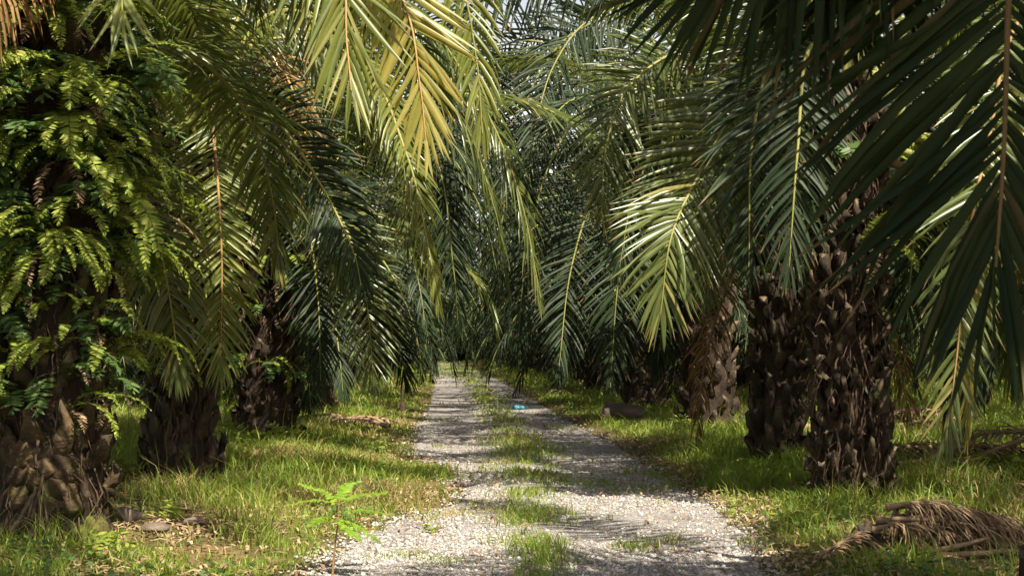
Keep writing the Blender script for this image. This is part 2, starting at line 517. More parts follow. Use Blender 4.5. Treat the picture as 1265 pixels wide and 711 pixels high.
def pebbles(n):
    u = rng.random(n)
    d = 7.5 * (1 - u * (1 - 7.5 / 34.0)) ** -1.0          # denser near
    a, b = edge_l(d), edge_r(d)
    x = a - 0.25 + (b - a + 0.5) * rng.random(n)
    over = np.maximum(np.maximum(a - x, x - b), 0)
    keep = rng.random(n) < np.exp(-over / 0.08)
    c, w = median(d)
    inmed = np.exp(-((x - c) / np.maximum(w, 0.05)) ** 2)
    keep &= rng.random(n) > 0.75 * inmed
    keep &= rng.random(n) < 0.05 + 1.5 * (fbm(x, d, 0.8, 31) - 0.2)
    x, d = x[keep], d[keep]
    n = len(x)
    s = 0.004 + 0.009 * rng.random(n) ** 2.6 + 0.012 * (rng.random(n) < 0.025) + 0.006 * (over[keep] > 0) * rng.random(n)
    V = ICO_V[None] * (1 + 0.35 * (rng.random((n, 12, 1)) - 0.5)) * s[:, None, None] * (0.7 + 0.6 * rng.random((n, 1, 3))) * np.array([1.15, 1.15, 0.8])
    ang = rng.random(n) * 6.28
    ca, sa = np.cos(ang)[:, None], np.sin(ang)[:, None]
    V = np.stack([V[..., 0] * ca - V[..., 1] * sa, V[..., 0] * sa + V[..., 1] * ca, V[..., 2]], -1)
    z = gh(x, d) + 0.012 + s * 0.25
    V += np.stack([x, d, z], -1)[:, None, :]
    F = ICO_F[None] + (np.arange(n) * 12)[:, None, None]
    return make_mesh('gravel', V, [F.reshape(-1, 3)], [M['pebble']])


tag(link('gravel', pebbles(90000)), 'loose pale gravel stones scattered over the track', 'gravel', kind='stuff')


# ------------------------------------------------------------------ grass (stuff)
TRUNKS = []          # (x, y, r) filled before the grass is grown


def blades(name, x, y, h, w, mat, lean=0.5):
    n = len(x)
    az = rng.random(n) * 2 * np.pi
    ln = lean * (0.25 + rng.random(n)) * h
    dx, dy = np.cos(az), np.sin(az)
    fa = rng.random(n) * 2 * np.pi
    wx, wy = np.cos(fa) * w * 0.5, np.sin(fa) * w * 0.5
    z = gh(x, y) - 0.01
    V = np.empty((n, 5, 3))
    V[:, 0] = np.stack([x - wx, y - wy, z], -1)
    V[:, 1] = np.stack([x + wx, y + wy, z], -1)
    mx, my, mz = x + dx * ln * 0.35, y + dy * ln * 0.35, z + h * 0.6
    V[:, 2] = np.stack([mx + wx * 0.8, my + wy * 0.8, mz], -1)
    V[:, 3] = np.stack([mx - wx * 0.8, my - wy * 0.8, mz], -1)
    V[:, 4] = np.stack([x + dx * ln, y + dy * ln, z + h * (1 - 0.25 * rng.random(n) * lean)], -1)
    b = (np.arange(n) * 5)[:, None]
    return make_mesh(name, V, [b + np.array([[0, 1, 2, 3]]), b + np.array([[3, 2, 4]])], [mat])


def grow_grass():
    out = []
    n = 620000
    u = rng.random(n)
    d0, d1 = 7.6, 125.0
    y = d0 * (d1 / d0) ** (u ** 1.15)
    half_l = -0.345 * y - 1.5
    half_r = 0.42 * y + 1.5
    x = half_l + (half_r - half_l) * rng.random(n)
    el, er = edge_l(y), edge_r(y)
    outside = np.maximum(el - x, x - er)               # >0 on the verge
    c, w = median(y)
    clump = fbm(x, y, 0.55, 41)
    patch = fbm(x, y, 2.3, 43)
    big = fbm(x, y, 6.0, 45)
    dens = np.clip((outside + 0.08) / 0.45, 0, 1) * np.clip(0.16 + 2.6 * (patch - 0.32) + 0.8 * (clump - 0.5), 0.04, 1)
    med = np.exp(-((x - c) / np.maximum(w, 0.08)) ** 2) * (outside < 0)
    med_gap = np.clip(5.0 * (fbm(x * 0.7, y, 1.7, 47) - 0.25), 0.4, 1)
    dens = np.maximum(dens, med * med_gap * np.clip(0.4 + 2.2 * (clump - 0.35), 0, 1))
    tuft = (outside < 0) & (fbm(x, y, 0.7, 49) > 0.70)
    dens = np.maximum(dens, 0.35 * tuft)
    dens = np.maximum(dens, np.clip((y - 62) / 25, 0, 0.9))
    # bare, littered ground: round the mossy palm's foot, the soil lip right of the track
    bare = np.exp(-(((x + 2.45) / 0.9) ** 2 + ((y - 11.75) / 0.28) ** 2)) + np.exp(-(((x - edge_r(y) - 0.18) / 0.22) ** 2)) * (fbm(x, y, 1.4, 51) > 0.46) * 0.9
    bare += np.exp(-(((x + 3.4) / 0.9) ** 2 + ((y - 11.3) / 0.35) ** 2)) * 0.7
    dens *= np.clip(1 - 0.92 * bare, 0.03, 1)
    for (tx, ty_, tr) in TRUNKS:
        rr = np.hypot(x - tx, y - ty_)
        dens[rr < tr * 0.85] = 0
    keep = rng.random(n) < dens
    x, y, outside, clump, big, patch, med = x[keep], y[keep], outside[keep], clump[keep], big[keep], patch[keep], med[keep]
    n = len(x)
    on_verge = outside > 0
    h = np.where(on_verge, 0.04 + 0.22 * clump * np.clip(outside / 1.3, 0.25, 1.1) * (0.6 + 0.9 * big), 0.04 + 0.10 * clump) * (0.6 + 0.8 * rng.random(n))
    h = np.where(on_verge & (rng.random(n) < 0.03), h * 1.8, h)
    h *= 1 + 1.1 * np.clip((fbm(x, y, 0.9, 57) - 0.60) * 6, 0, 1) * on_verge
    wd = (0.0055 + 0.005 * rng.random(n)) * np.clip(y / 11.0, 1, 7)
    dryness = np.clip((fbm(x, y, 1.8, 53) - 0.52) * 4.0, 0.02, 0.8)
    h *= np.where((y < 11.6) & (x < 0), 0.7, 1)
    dry = rng.random(n) < dryness
    tag(link('grass', blades('grass', x[~dry], y[~dry], h[~dry], wd[~dry], M['grass'], 0.75)), 'short green grass on the verges and along the middle of the track', 'grass', kind='stuff')
    tag(link('dry_grass', blades('dry_grass', x[dry], y[dry], h[dry] * 0.85, wd[dry], M['grass_dry'], 1.3)), 'straw coloured dry grass mixed into the verges', 'dry grass', kind='stuff')


# ------------------------------------------------------------------ palm fronds
def norm(a):
    return a / np.maximum(np.linalg.norm(a, axis=-1, keepdims=True), 1e-9)


def spline(pts, n):
    pts = np.asarray(pts, float)
    if len(pts) > 25:
        return pts
    p = np.vstack([2 * pts[0] - pts[1], pts, 2 * pts[-1] - pts[-2]])
    out = []
    k = len(pts) - 1
    for i in range(k):
        a, b, c, d = p[i], p[i + 1], p[i + 2], p[i + 3]
        t = np.linspace(0, 1, 24, endpoint=(i == k - 1))[:, None]
        out.append(0.5 * (2 * b + (c - a) * t + (2 * a - 5 * b + 4 * c - d) * t ** 2 + (3 * b - 3 * c + d - a) * t ** 3))
    q = np.vstack(out)
    s = np.concatenate([[0], np.cumsum(np.linalg.norm(np.diff(q, axis=0), axis=1))])
    t = np.linspace(0, s[-1], n)
    return np.stack([np.interp(t, s, q[:, k]) for k in range(3)], -1)


def frames(C, roll=(0, 0), up=(0, 0, 1), face=None):
    T = norm(np.gradient(C, axis=0))
    n = len(C)
    S = np.zeros_like(C)
    s = np.cross(T[0], up)
    if np.linalg.norm(s) < 0.15:
        s = np.cross(T[0], (0.3, -1, 0.2))
    s /= np.linalg.norm(s)
    for i in range(n):
        s = s - T[i] * np.dot(s, T[i])
        s /= np.linalg.norm(s)
        S[i] = s
    N = np.cross(S, T)
    if face is not None:                    # the frond twists until its upper side looks along this direction
        fs = norm(np.cross(T, np.asarray(face, float)))
        if np.sum(fs[-1] * S[-1]) < 0:
            fs = -fs
        k = np.clip(np.linspace(-0.3, 2.2, n), 0, 1)[:, None]
        S = norm(S * (1 - k) + fs * k)
        S = norm(S - T * np.sum(S * T, -1, keepdims=True))
        N = np.cross(S, T)
        if np.sum(N[-1] * np.asarray(face, float)) < 0:
            S, N = S, N
    a = np.linspace(roll[0], roll[1], n)[:, None]
    S2 = S * np.cos(a) + N * np.sin(a)
    N2 = np.cross(S2, T)
    return T, S2, N2


def tube(C, r, sides=5):
    """triangulated tube along C with radii r; returns verts, faces"""
    T, S, N = frames(C)
    n = len(C)
    a = np.linspace(0, 2 * np.pi, sides, endpoint=False)
    V = C[:, None] + r[:, None, None] * (S[:, None] * np.cos(a)[None, :, None] + N[:, None] * np.sin(a)[None, :, None])
    i = np.arange(n - 1)[:, None] * sides
    j = np.arange(sides)[None, :]
    F = np.stack([i + j, i + (j + 1) % sides, i + sides + (j + 1) % sides, i + sides + j], -1).reshape(-1, 4)
    return V.reshape(-1, 3), F


def leaflet_arrays(C, T, S, N, n, L, w, droop, start, a0, a1, seed, ragged=0.12, lean=0.0, drop=0.0, fold=0.28, stations=5, elev=(0.35, -0.05), base_len=0.55, tip_len=0.40, wobble=0.10):
    g = np.random.default_rng(seed)
    K = len(C)
    s = np.linspace(start, 0.995, n)
    s = np.concatenate([s, s])
    side = np.concatenate([np.ones(n), -np.ones(n)])
    s = np.clip(s + (g.random(2 * n) - 0.5) * 0.6 / n, start, 1)
    keep = g.random(2 * n) >= drop
    s, side = s[keep], side[keep]
    m = len(s)
    f = s * (K - 1)
    i = np.clip(f.astype(int), 0, K - 2)
    fr = (f - i)[:, None]
    pick = lambda A: A[i] * (1 - fr) + A[i + 1] * fr
    c, t, sd_, nn = pick(C), norm(pick(T)), norm(pick(S)), norm(pick(N))
    u = (s - start) / (1 - start)
    prof = np.interp(u, [0, 0.12, 0.35, 0.7, 0.92, 1.0], [base_len, 0.85, 1.0, 0.9, 0.62, tip_len])
    ln = L * prof * (1 - ragged * g.random(m) * 1.2)
    ang = np.radians(np.interp(u, [0, 0.5, 0.88, 1], [a0, (a0 * 0.6 + a1 * 0.4), a1 * 1.15, 8]) + g.normal(0, 5, m))
    el = np.where(g.random(m) < 0.5, elev[0], elev[1]) + g.normal(0, 0.12, m)
    d = norm(side[:, None] * sd_ * np.sin(ang)[:, None] + t * np.cos(ang)[:, None] + nn * (el * np.sin(ang))[:, None])
    ts = {5: np.array([0, 0.14, 0.45, 0.75, 1.0]), 4: np.array([0, 0.2, 0.6, 1.0]), 3: np.array([0, 0.4, 1.0])}[stations]
    ws = {5: np.array([0.35, 0.95, 1.0, 0.62, 0]), 4: np.array([0.4, 1.0, 0.85, 0]), 3: np.array([0.6, 1.0, 0])}[stations]
    pos = np.zeros((m, stations, 3))
    dirs = np.zeros((m, stations, 3))
    pos[:, 0] = c
    dr = droop * (0.6 + 0.8 * g.random(m))
    wob = g.normal(0, wobble, (m, 3))
    cur = d.copy()
    dirs[:, 0] = d
    for k in range(1, stations):
        tm = (ts[k] + ts[k - 1]) / 2
        cur = norm(d + dr[:, None] * tm ** 1.3 * np.array([0, 0, -1.0]) * 1.5 + wob * tm)
        pos[:, k] = pos[:, k - 1] + cur * (ln * (ts[k] - ts[k - 1]))[:, None]
        dirs[:, k] = cur
    wv = norm(np.cross(dirs, nn[:, None] + 0 * dirs) + 1e-6)
    tw = g.normal(0, 0.45, m)[:, None, None] + lean * side[:, None, None]
    nb = np.cross(wv, dirs)
    wv2 = wv * np.cos(tw) + nb * np.sin(tw)
    nb2 = nb * np.cos(tw) - wv * np.sin(tw)
    wd = (w * (0.75 + 0.4 * g.random(m)) * np.sqrt(np.clip(ln / L, 0.3, 1)))[:, None] * ws[None]
    A = pos + wv2 * wd[..., None] * 0.5 - nb2 * (wd * fold)[..., None]
    B = pos - wv2 * wd[..., None] * 0.5 - nb2 * (wd * fold)[..., None]
    q = stations - 1
    V = np.concatenate([A[:, :q], pos[:, :q], B[:, :q], pos[:, q:]], 1)
    nv = 3 * q + 1
    quads, tris = [], []
    for k in range(q - 1):
        quads.append([k, k + 1, q + k + 1, q + k])
        quads.append([q + k, q + k + 1, 2 * q + k + 1, 2 * q + k])
    tris.append([q - 1, 3 * q, 2 * q - 1])
    tris.append([2 * q - 1, 3 * q, 3 * q - 1])
    b = (np.arange(m) * nv)[:, None, None]
    return V.reshape(-1, 3), (b + np.array(quads)[None]).reshape(-1, 4), (b + np.array(tris)[None]).reshape(-1, 3)


def frond_meshes(ctrl, leaf='leaf', rach='rachis', n=78, L=0.8, w=0.042, droop=0.5, start=0.14, a0=78, a1=32, roll=(0, 0), r0=0.04, seed=1, face=None, **kw):
    C = spline(ctrl, 48)
    T, S, N = frames(C, roll, face=face)
    V, Q, Tr = leaflet_arrays(C, T, S, N, n, L, w, droop, start, a0, a1, seed, **kw)
    leaves = make_mesh('frond', V, [Q, Tr], [M[leaf]], smooth=True)
    al = np.tile(np.array([0, 0.14, 0.45, 0.75] * 3 + [1.0]), len(V) // 13).astype(np.float32)
    leaves.attributes.new('along', 'FLOAT', 'POINT').data.foreach_set('value', al)
    s = np.linspace(0, 1, len(C))
    r = np.interp(s, [0, 0.03, 0.15, 0.5, 1], [r0 * 1.9, r0 * 1.5, r0, r0 * 0.55, r0 * 0.12])
    V2, F2 = tube(C, r, 6)
    rachis = make_mesh('rachis', V2, [F2], [M[rach]], smooth=True)
    return leaves, rachis


def arc(e, bend, length, side=0.0, power=1.3, n=48):
    """a frond's midrib in the XZ plane from the origin: elevation e (deg), bending down by bend (deg)"""
    s = np.linspace(0, 1, n)
    th = np.radians(e - bend * s ** power)
    ph = np.radians(side * s ** 1.5)
    d = np.stack([np.cos(th) * np.cos(ph), np.cos(th) * np.sin(ph), np.sin(th)], -1) * length / (n - 1)
    return np.concatenate([[[0, 0, 0]], np.cumsum(d, 0)[:-1]])


# a kit of frond shapes by age: upright, arching, level, hanging, dead
FROND_KIT = {}


def kit(kind):
    if kind not in FROND_KIT:
        g = random.Random(hash(kind) % 1000 if False else sum(map(ord, kind)))
        lst = []
        spec = {'upright': (74, 88, 5.2, 'leaf', 3), 'arching': (48, 112, 5.3, 'leaf', 4), 'level': (22, 104, 5.0, 'leaf', 4), 'hanging': (-8, 76, 4.4, 'leaf', 4),
                'dark_arching': (48, 112, 5.3, 'leaf_deep', 3), 'dark_level': (20, 104, 5.0, 'leaf_deep', 3), 'dark_hanging': (-8, 76, 4.2, 'leaf_deep', 3),  # dark kinds: shade painted into the leaf colour
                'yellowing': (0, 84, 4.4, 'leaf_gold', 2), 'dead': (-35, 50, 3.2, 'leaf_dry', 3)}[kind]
        e, b, ln, mat, cnt = spec
        for k in range(cnt):
            c = arc(e + g.uniform(-8, 8), b + g.uniform(-10, 10), ln * g.uniform(0.9, 1.08), g.uniform(-22, 22))
            dead = kind == 'dead'
            lst.append(frond_meshes(c, mat, 'rachis_dry' if dead else 'rachis', n=70 if dead else 110, L=0.62 if dead else 0.86, w=0.028 if dead else 0.046, droop=1.6 if dead else g.uniform(0.5, 0.95),
                                    roll=(0, g.uniform(-0.5, 0.5)), seed=g.randint(1, 9999), drop=0.3 if dead else 0.04, start=0.16, ragged=0.4 if dead else 0.15))
        FROND_KIT[kind] = lst
    return FROND_KIT[kind]


# ------------------------------------------------------------------ trunks
def trunk_mesh(h, r, seed, mats=('bark', 'butt', 'fibre'), n=150, flare=1.25, butt_w=0.15, butt_l=0.28, out=0.07, fibres=260, bottom_bare=0.0, lumps=0, lean=(0, 0)):
    g = np.random.default_rng(seed)
    Vs, Qs, Ts, mi_q, mi_t = [], [], [], [], []
    off = 0
    nz, na = 40, 36
    zz = np.linspace(-0.25, h, nz)
    aa = np.linspace(0, 2 * np.pi, na, endpoint=False)

    def rad_at(z):
        fl = 1 + (flare - 1) * np.exp(-np.maximum(z, 0) / 0.30)
        top = np.interp(z, [h - 0.7, h], [1.0, 0.62])
        return r * fl * top

    A, Z = np.meshgrid(aa, zz)
    nse = vnoise(np.cos(A) * 1.2 + seed, np.sin(A) * 1.2 + Z * 1.7, 0.35, seed % 50)
    RR = rad_at(Z) * (0.90 + 0.2 * nse)
    ax = lambda z: (lean[0] * np.maximum(z, 0) / h, lean[1] * np.maximum(z, 0) / h)
    lx, ly = ax(Z)
    V = np.stack([RR * np.cos(A) + lx, RR * np.sin(A) + ly, Z], -1).reshape(-1, 3)
    i = np.arange(nz - 1)[:, None] * na
    j = np.arange(na)[None]
    Q = np.stack([i + j, i + (j + 1) % na, i + na + (j + 1) % na, i + na + j], -1).reshape(-1, 4)
    Vs.append(V); Qs.append(Q); mi_q += [0] * len(Q)
    off += len(V)
    # persistent leaf bases, spiralling up
    for k in range(n):
        z = bottom_bare + (h - 0.12 - bottom_bare) * (k / n) + g.normal(0, 0.03)
        a = k * 2.39996 + g.normal(0, 0.08)
        rr = float(rad_at(z)) * 0.93
        bw, bl, bo = butt_w * g.uniform(0.8, 1.2), butt_l * g.uniform(0.6, 1.25), out * g.uniform(0.6, 1.6)
        er, et, ez = np.array((np.cos(a), np.sin(a), 0)), np.array((-np.sin(a), np.cos(a), 0)), np.array((0, 0, 1.0))
        cx, cy = ax(np.array(z))
        c0 = er * rr + ez * z + np.array((float(cx), float(cy), 0))
        rings = []
        for t, wk, ok_, th in ((0.0, 1.0, -0.02, 0.07), (0.35, 1.0, bo * 0.7, 0.09), (0.8, 0.72, bo * 1.1, 0.075), (1.0, 0.60, bo * 1.2, 0.06)):
            p = c0 + ez * (bl * t) + er * ok_
            hw = bw * 0.5 * wk
            rings.append([p - et * hw - er * th * 0.6, p - et * hw * 0.75 + er * th * 0.35, p + er * th * 0.62, p + et * hw * 0.75 + er * th * 0.35, p + et * hw - er * th * 0.6])
        V = np.array(rings).reshape(-1, 3) + g.normal(0, 0.011, (20, 3))
        V[10:15] += et * g.normal(0, 0.02) + ez * g.normal(0, 0.02)
        V[15:] += et * g.normal(0, 0.03)
        V[15:, 2] += g.normal(0, 0.05, 5)
        Q = []
        for q in range(3):
            for s in range(5):
                Q.append([q * 5 + s, q * 5 + (s + 1) % 5, q * 5 + 5 + (s + 1) % 5, q * 5 + 5 + s])
        Q = np.array(Q) + off
        T3 = np.array([[15, 16, 17], [15, 17, 19], [17, 18, 19]]) + off
        Vs.append(V); Qs.append(Q); Ts.append(T3)
        mi_q += [1] * len(Q); mi_t += [3] * 3
        off += 20
    # swollen, mossy lumps round the foot
    for k in range(lumps):
        z = g.uniform(0.02, 0.95)
        a = g.uniform(0, 6.28)
        rr = float(rad_at(z)) * 0.93
        sx = g.uniform(0.05, 0.13)
        nf = vnoise(ICO_V[:, 0] + k, ICO_V[:, 1] + ICO_V[:, 2], 0.8, k % 40)
        vv = ICO_V * np.array([sx * 0.7, sx, sx * g.uniform(0.8, 1.3)]) * (0.8 + 0.5 * nf[:, None])
        ca, sa = np.cos(a), np.sin(a)
        V = np.stack([vv[:, 0] * ca - vv[:, 1] * sa + rr * ca, vv[:, 0] * sa + vv[:, 1] * ca + rr * sa, vv[:, 2] + z], -1)
        # one level of midpoint subdivision for a rounder lump
        E = {}
        V = list(V)
        F2 = []

        def mid(p, q):
            key = (min(p, q), max(p, q))
            if key not in E:
                E[key] = len(V)
                m_ = (V[p] + V[q]) / 2
                cc = np.array((rr * ca, rr * sa, z))
                V.append(cc + (m_ - cc) * 1.10 + g.normal(0, 0.014, 3))
            return E[key]
        for (p, q, s) in ICO_F:
            x, y, w_ = mid(p, q), mid(q, s), mid(s, p)
            F2 += [[p, x, w_], [x, q, y], [w_, y, s], [x, y, w_]]
        Vs.append(np.array(V)); Ts.append(np.array(F2) + off); mi_t += [1] * len(F2)
        off += len(V)
    # fibres and rootlets hanging off the bark
    for k in range(fibres):
        z = g.uniform(0.1, h)
        a = g.uniform(0, 6.28)
        rr = float(rad_at(z)) + g.uniform(0.0, 0.06)
        ln = g.uniform(0.10, 0.45)
        wv = g.uniform(0.003, 0.009)
        er, et = np.array((np.cos(a), np.sin(a), 0)), np.array((-np.sin(a), np.cos(a), 0))
        p0 = er * rr + np.array((0, 0, z))
        p1 = p0 + er * g.uniform(0.0, 0.1) + et * g.normal(0, 0.04) - np.array((0, 0, ln * 0.5))
        p2 = p1 + er * g.uniform(-0.02, 0.03) + et * g.normal(0, 0.05) - np.array((0, 0, ln * 0.5))
        V = np.array([p0 - et * wv, p0 + et * wv, p1 + et * wv, p1 - et * wv, p2])
        V[:, 2] = np.maximum(V[:, 2], 0.0)
        Vs.append(V); Qs.append(np.array([[0, 1, 2, 3]]) + off); Ts.append(np.array([[3, 2, 4]]) + off)
        mi_q += [2]; mi_t += [2]
        off += 5
    return make_mesh('trunk', np.vstack(Vs), [np.vstack(Qs), np.vstack(Ts)], [M[m] for m in mats] + [M['butt_cut']], mi_q + mi_t)


# ------------------------------------------------------------------ palms
PALMS = {}
HEAD = {}


def palm(key, x, y, h, r, label, seed, kinds, group='oil palms lining the track', trunk_kw=None, skip=None, az0=None):
    z = ground_z(x, y)
    root = thing('oil_palm', label, 'oil palm', (x, y, z), 0, group)
    link('trunk', trunk_mesh(h, r, seed, **(trunk_kw or {})), root)
    TRUNKS.append((x, y, r))
    PALMS[key] = root
    HEAD[key] = np.array((x, y, z + h))
    g = random.Random(seed)
    a = g.uniform(0, 360) if az0 is None else az0
    tot = sum(c for _, c in kinds)
    k = 0
    for kind, cnt in kinds:
        for _ in range(cnt):
            a += 137.5
            az = a % 360
            k += 1
            if skip and skip(kind, (az + 180) % 360 - 180):
                continue
            leaves, rachis = g.choice(kit(kind))
            age = k / tot
            rr = r * (0.35 + 0.5 * age)
            dz = h + 0.05 - 0.75 * age
            zrot = rad(az)
            f = link('frond', leaves, root, (math.cos(zrot) * rr, math.sin(zrot) * rr, dz), (g.uniform(-0.12, 0.12), g.uniform(-0.1, 0.1), zrot), g.uniform(0.86, 1.08))
            link('rachis', rachis, f)
    return root


def hero(key, pts, base=None, **kw):
    """a frond of a given palm that passes through the given world points"""
    hd = HEAD[key]
    o = PALMS[key].location
    p0 = hd + np.array(base if base is not None else (0, 0, -0.2))
    C = np.array([p0] + list(pts)) - np.array((o.x, o.y, o.z))
    if kw.get('face') is True:
        kw['face'] = norm(np.array((0, 0, CAMZ)) - np.mean(pts, axis=0))
    leaves, rachis = frond_meshes(C, **kw)
    f = link('frond', leaves, PALMS[key])
    link('rachis', rachis, f)
    return f


GEN = [('upright', 7), ('arching', 9), ('level', 9), ('hanging', 6), ('dead', 3)]
GENF = [kc for kc in GEN if kc[0] != 'dead']
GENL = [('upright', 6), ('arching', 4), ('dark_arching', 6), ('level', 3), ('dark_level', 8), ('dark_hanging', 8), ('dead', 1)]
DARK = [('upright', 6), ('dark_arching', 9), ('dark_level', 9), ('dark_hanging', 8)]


def toward(lo, hi):
    return lambda kind, az: lo < az < hi


def at(px, py):
    """ground point seen at a pixel"""
    d = CAMZ * F0 / (py - VPY)
    for _ in range(6):
        q = P(px, py, d)
        d *= (CAMZ - ground_z(q[0], q[1])) / max(CAMZ - q[2], 0.05)
    q = P(px, py, d)
    return q[0], q[1]


mossy = dict(mats=('bark', 'butt_moss', 'fibre'), n=130, flare=1.32, bottom_bare=0.35, lumps=95, fibres=500)
palm('L1', -3.06, 10.95, 4.1, 0.37, 'oil palm nearest on the left, trunk smothered in ferns above a swollen mossy base', 21, GENF, trunk_kw=mossy,
     skip=lambda k, az: k != 'upright' and -150 < az < 45)
palm('L2', -3.0, 15.7, 3.75, 0.295, 'dark trunked oil palm standing just behind the ferny left one', 22, GENF, trunk_kw=dict(n=170, flare=1.3, butt_w=0.12, fibres=600),
     skip=lambda k, az: k != 'upright' and -140 < az < 45)
palm('L3', -2.87, 21.8, 3.8, 0.38, 'third oil palm on the left, leafy weeds round its foot', 23, GENL, trunk_kw=dict(n=110, fibres=200), skip=lambda k, az: k in ('hanging', 'level', 'dark_hanging', 'dark_level') and -95 < az < 40)
palm('L4', -3.2, 31.5, 3.8, 0.40, 'fourth oil palm on the left, behind the flat heap of cut fronds', 24, GENL, trunk_kw=dict(n=90, fibres=120), skip=lambda k, az: k in ('hanging', 'dark_hanging', 'dark_level') and -60 < az < 50)
palm('R1', 3.66, 13.15, 3.95, 0.28, 'oil palm on the right with knobbly diamond patterned trunk in the grass', 31, GEN, trunk_kw=dict(n=270, flare=1.15, butt_w=0.10, butt_l=0.20, out=0.07, fibres=700),
     skip=lambda k, az: k != 'upright' and (-180 <= az < -60 or az > 108))
palm('R2', 3.90, 17.3, 3.9, 0.245, 'slim dark oil palm half hidden left of the knobbly right trunk', 32, GEN, trunk_kw=dict(n=120, fibres=120),
     skip=lambda k, az: k != 'upright' and (-180 <= az < -45 or az > 135))
palm('R3', 4.45, 25.2, 4.1, 0.40, 'third oil palm on the right, broken leaf bases low on its trunk', 33, DARK, trunk_kw=dict(n=110, butt_l=0.3, out=0.1, fibres=120), skip=lambda k, az: k in ('hanging', 'dark_hanging', 'dark_level') and (az > 135 or az < -40))
palm('R4', 4.3, 32.5, 4.0, 0.42, 'fourth oil palm on the right, standing beside the pale log', 34, DARK, trunk_kw=dict(n=90, fibres=80), skip=lambda k, az: k in ('hanging', 'dark_hanging', 'dark_level') and (az > 140 or az < -110))
palm('R0', 3.42, 7.0, 4.2, 0.42, 'oil palm at the right edge whose dark frond fills the top right corner', 30, [('upright', 4), ('arching', 5), ('level', 3)], trunk_kw=dict(n=120),
     skip=lambda k, az: k != 'upright' and (az > 75 or az < -60))
palm('R1b', 8.3, 12.6, 4.2, 0.40, 'oil palm beyond the right edge with sunlit fronds reaching in', 35, GEN, trunk_kw=dict(n=100, fibres=60),
     skip=lambda k, az: k != 'upright' and (az > 150 or az < -100))

palm('R00', 3.9, 0.6, 6.6, 0.4, 'tall oil palm beside the camera, added unseen on the right to cast shade', 37, [('upright', 8), ('arching', 18), ('level', 4)], trunk_kw=dict(n=80, fibres=20))  # extra palm, placed so its crown blocks sun from the near frond
palm('L0', -3.7, 2.6, 6.4, 0.4, 'tall oil palm beside the camera, added unseen on the left to cast shade', 36, [('upright', 8), ('arching', 16)], trunk_kw=dict(n=80, fibres=20), skip=lambda k, az: k != 'upright' and False)  # extra palm, placed to shade the near frond and the front of the track
# hero fronds ---- left
up = dict(rach='rachis_orange')
hero('L1', [P(110, -160, 10), P(138, -120, 8.6), P(149, -40, 7.7), P(151, 25, 7.5)], leaf='leaf_lime', L=0.85, droop=0.1, n=80, seed=3, a0=55, a1=35, face=True)
hero('L1', [P(60, -100, 11), P(22, -60, 10.2), P(2, -5, 9.8), P(-12, 45, 9.7)], leaf='leaf_dry', rach='rachis_orange', L=0.75, droop=1.6, n=70, seed=4, w=0.03)
hero('L1', [P(200, -220, 11), P(330, -180, 10), P(416, -50, 9.2), P(428, 50, 9), P(434, 112, 8.9)], leaf='leaf_lime', L=1.0, droop=0.12, n=70, seed=5, a0=52, a1=26, face=True, elev=(-0.35, -0.2), w=0.05, **up)
hero('L1', [P(220, -240, 12), P(400, -190, 11.5), P(496, -5, 11), P(518, 100, 10.8), P(526, 172, 10.7)], leaf='leaf_gold', L=0.95, droop=0.1, n=92, seed=6, a0=52, a1=34, w=0.055, face=True, elev=(-0.45, -0.3), **up)
hero('L1', [P(180, -200, 12), P(300, -160, 12.2), P(372, -20, 12.2), P(392, 90, 12.2)], leaf='leaf', L=0.8, droop=0.3, n=70, seed=61, face=True)
hero('L1', [P(150, -230, 12.4), P(240, -200, 12.6), P(306, -90, 12.8), P(318, 8, 12.8)], leaf='leaf', L=0.85, droop=0.3, n=70, seed=62, face=True)
hero('L1', [P(300, -220, 12), P(480, -170, 12), P(562, -40, 12), P(588, 70, 12), P(596, 165, 12)], leaf='leaf_lime', L=0.75, droop=0.5, n=90, seed=63, face=True, a0=55, a1=30, w=0.042, rach='rachis')
hero('L1', [P(320, -260, 12.6), P(500, -240, 13), P(600, -120, 13.2), P(618, -10, 13.2)], leaf='leaf', L=0.8, droop=0.5, n=90, seed=64, face=True, a0=55, a1=30, w=0.042)
# the second palm's fronds
hero('L2', [P(232, 112, 16.2), P(254, 110, 15.7), P(266, 190, 15.3), P(274, 320, 15.1), P(272, 458, 15.1)], leaf='leaf_lime', L=0.8, droop=0.3, n=96, seed=7, rach='rachis_orange', start=0.2, r0=0.035, face=True, a0=66, a1=36, elev=(-0.3, -0.1), w=0.04)
hero('L2', [P(330, 20, 16), P(440, 60, 15.5), P(502, 190, 15), P(528, 300, 14.8), P(542, 378, 14.8)], leaf='leaf_lime', L=0.6, droop=1.2, n=90, seed=8)
hero('L2', [P(350, -10, 17), P(500, 10, 17), P(590, 120, 17), P(640, 235, 17), P(668, 368, 17)], leaf='leaf', L=0.9, droop=1.5, n=110, seed=9)
hero('L2', [P(340, 30, 17.6), P(470, 50, 18), P(560, 130, 18.2), P(606, 240, 18.3), P(628, 350, 18.3)], leaf='leaf', L=0.9, droop=1.4, n=110, seed=10)
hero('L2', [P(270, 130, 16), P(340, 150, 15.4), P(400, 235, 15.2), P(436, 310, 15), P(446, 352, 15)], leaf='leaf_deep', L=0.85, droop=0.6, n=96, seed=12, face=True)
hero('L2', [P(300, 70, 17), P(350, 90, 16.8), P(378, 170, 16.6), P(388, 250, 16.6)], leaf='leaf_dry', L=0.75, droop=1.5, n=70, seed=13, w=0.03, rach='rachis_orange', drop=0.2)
hero('L2', [P(290, 60, 17.2), P(330, 70, 17.2), P(346, 150, 17.2), P(350, 230, 17.2)], leaf='leaf_dry', L=0.7, droop=1.3, n=60, seed=131, w=0.03, rach='rachis_orange', drop=0.3)
